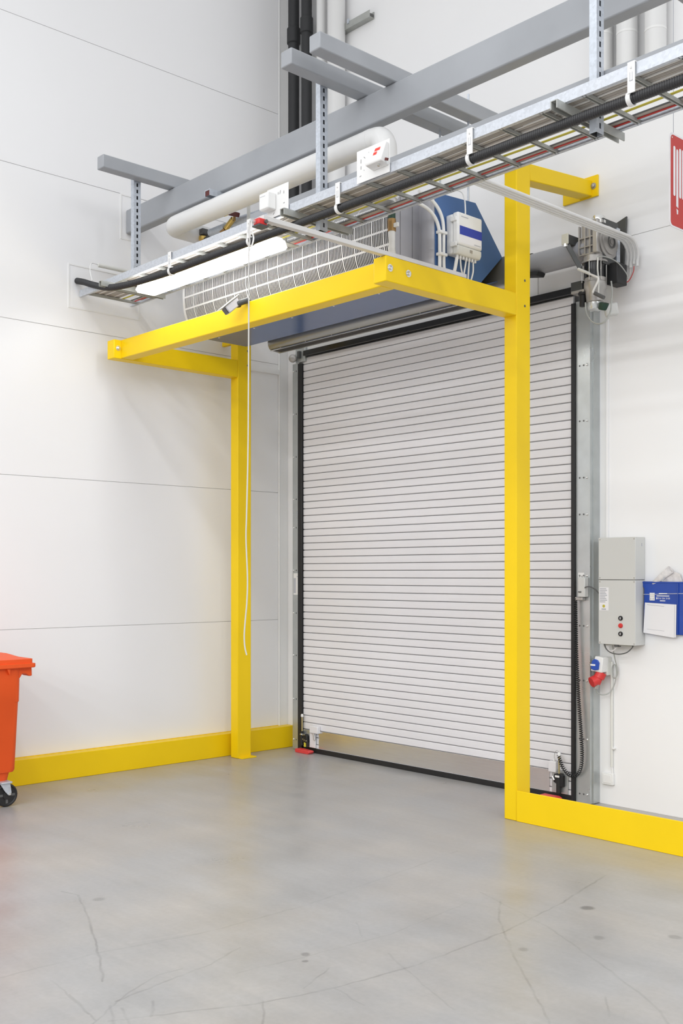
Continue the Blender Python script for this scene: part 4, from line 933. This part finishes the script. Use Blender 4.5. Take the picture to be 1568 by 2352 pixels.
obj('print_line', G().box(-3.83, -3.768, 6.4686, 6.470, 1.502, 1.509).box(-3.848, -3.752, 6.4686, 6.470, 1.487, 1.493).box(-3.822, -3.782, 6.4686, 6.470, 1.454, 1.460), 'cablel', po, smooth=False, label='rows of small white print')
obj('phone_symbol', G().box(-3.850, -3.842, 6.4686, 6.470, 1.467, 1.480), 'paper', po, smooth=False)
tag(obj('elastic_string', G().tube([(-3.946, 6.466, 1.499), (-3.86, 6.464, 1.500), (-3.74, 6.464, 1.506), (-3.52, 6.466, 1.512)], .0016, 6), 'cablel'), 'thin white string across the blue document pouch', 'string')
def sheet(dx, dz, y, lab, tilt):
    g = G().prism([(-3.931 + dx, 1.443 + dz), (-3.708 + dx, 1.440 + dz - tilt), (-3.712 + dx, 1.222 + dz - tilt * 2), (-3.944 + dx, 1.236 + dz)], 1, y, y + .0012)
    t = thing('paper_sheet', lab, 'paper', (-3.82 + dx, y, 1.22 + dz), 'papers in the blue pouch')
    obj('sheet', g, 'paper', t, smooth=False)
    if lab.startswith('front'):
        obj('line', G().prism([(-3.915, 1.431), (-3.785, 1.421), (-3.785, 1.418), (-3.915, 1.428)], 1, y - .0006, y).prism([(-3.915, 1.262), (-3.785, 1.254), (-3.785, 1.252), (-3.915, 1.260)], 1, y - .0006, y), 'ink', t, smooth=False)
    return t
sheet(0, 0, 6.4605, 'front white paper sheet in the blue pouch', .006); sheet(.012, -.002, 6.4645, 'white paper sheet behind the front one in the blue pouch', .004)
rp = thing('rolled_paper', 'rolled printed paper sticking out of the top of the blue pouch', 'paper', (-3.8, 6.48, 1.56))
roll = []
A = Vector((-3.93, 6.482, 1.535)); Bq = Vector((-3.74, 6.470, 1.67)); dd = (Bq - A).normalized()
n = 22; e1 = dd.cross(Vector((0, 1, 0))).normalized(); e2 = dd.cross(e1); vs = []
for c, r in ((A, .012), (Bq, .030)):
    for i in range(n + 1):
        a = 2 * PI * 1.12 * i / n; rr = r * (1 - .12 * i / n); vs.append(c + e1 * (rr * math.cos(a)) + e2 * (rr * .55 * math.sin(a)))
ro = obj('roll', G().add(vs, [(i, i + 1, n + 2 + i, n + 1 + i) for i in range(n)]), 'newsp', rp)
so_ = ro.modifiers.new('sheet', 'SOLIDIFY'); so_.thickness = .0012
obj('flap', G().prism([(-3.90, 1.575), (-3.75, 1.665), (-3.68, 1.64), (-3.66, 1.575)], 1, 6.482, 6.4835), 'newsp', rp, smooth=False)
obj('print', G().beam((-3.80, 6.4535, 1.592), (-3.775, 6.4535, 1.615), .002, .010).beam((-3.775, 6.4535, 1.598), (-3.76, 6.4535, 1.605), .002, .006), 'ink', rp, smooth=False)

# ------------------------------------------------------------------ orange bin
bn = thing('waste_bin', 'orange wheeled plastic waste container against the left wall', 'bin', (-7.35, 2.80, 0))
def loft(rings):
    g = G(); n = len(rings[0]); vs = [p for r in rings for p in r]
    fs = [(k * n + i, k * n + (i + 1) % n, (k + 1) * n + (i + 1) % n, (k + 1) * n + i) for k in range(len(rings) - 1) for i in range(n)]
    fs += [tuple(range(n))[::-1], tuple(range((len(rings) - 1) * n, len(rings) * n))]
    return g.add(vs, fs)
def rr3(x0, x1, y0, y1, z, r=.05, n=5):
    return [(a, b, z) for a, b in rrect(x0, x1, y0, y1, r, n)]
def ring_at(z, inset): return rr3(-7.66 + inset, -7.045 - inset, 2.28 + inset * 1.2, 3.425 - inset * 1.2, z)
obj('body', loft([ring_at(.175, .058), ring_at(.235, .048), ring_at(.240, .030), ring_at(.255, .024), ring_at(.730, .008), ring_at(.736, .004), ring_at(.98, .0)]), 'orange', bn)
obj('rim', loft([rr3(-7.68, -7.01, 2.25, 3.512, .975, .03), rr3(-7.685, -7.005, 2.245, 3.517, .980, .03), rr3(-7.685, -7.005, 2.245, 3.517, 1.004, .03), rr3(-7.675, -7.015, 2.255, 3.507, 1.006, .03)]), 'orange', bn)
ldo = obj('lid', loft([rr3(-7.67, -7.025, 2.26, 3.503, 1.006, .03), rr3(-7.67, -7.025, 2.26, 3.503, 1.036, .03), rr3(-7.65, -7.045, 2.28, 3.485, 1.040, .03)]), 'orange', bn)
obj('dome', loft([rr3(-7.66, -7.04, 2.28, 3.455, 1.038, .03), rr3(-7.655, -7.30, 2.32, 3.44, 1.062, .03), rr3(-7.64, -7.36, 2.4, 3.40, 1.066, .03)]), 'orange', ldo)
obj('trunnion', G().prism([(3.40, .985), (3.505, .985), (3.507, .912), (3.487, .910), (3.462, .928), (3.435, .932), (3.415, .90), (3.40, .90)], 0, -7.16, -7.06), 'orange', bn, bev=.005)
rb = obj('rib', G().prism([(3.30, .975), (3.32, .93), (3.325, .975)], 0, -7.055, -7.02), 'orange', bn); 
for i in (1, 2, 3): dup(rb, (0, -.25 * i, 0))
def caster(x, y):
    w = obj('caster', G().box(x - .05, x + .05, y - .04, y + .04, .168, .180), 'galvd', bn, bev=.003)
    obj('fork', G().prism([(y - .045, .172), (y + .03, .172), (y + .040, .10), (y + .032, .082), (y + .018, .082), (y - .01, .115)], 0, x + .028, x + .034).prism([(y - .045, .172), (y + .03, .172), (y + .040, .10), (y + .032, .082), (y + .018, .082), (y - .01, .115)], 0, x - .034, x - .028), 'galvd', w, bev=.001)
    yy = y + .012
    obj('wheel', G().lathe([(.03, -.022), (.07, -.022), (.078, -.02), (.082, -.012), (.082, .012), (.078, .02), (.07, .022), (.062, .016), (.03, .016), (.03, .024), (.0, .024)], (x, yy, .0825), (1, 0, 0), 32), 'black', w)
    obj('spoke', G().box(x + .012, x + .020, yy - .06, yy + .06, .074, .091).box(x + .012, x + .020, yy - .008, yy + .008, .025, .14), 'inkd', w)
    obj('axle', G().cyl((x - .04, yy + .012, .0915), (x + .042, yy + .012, .0915), .009, n=12), 'steel', w)
caster(-7.09, 3.31); caster(-7.60, 3.31); caster(-7.09, 2.38); caster(-7.60, 2.38)
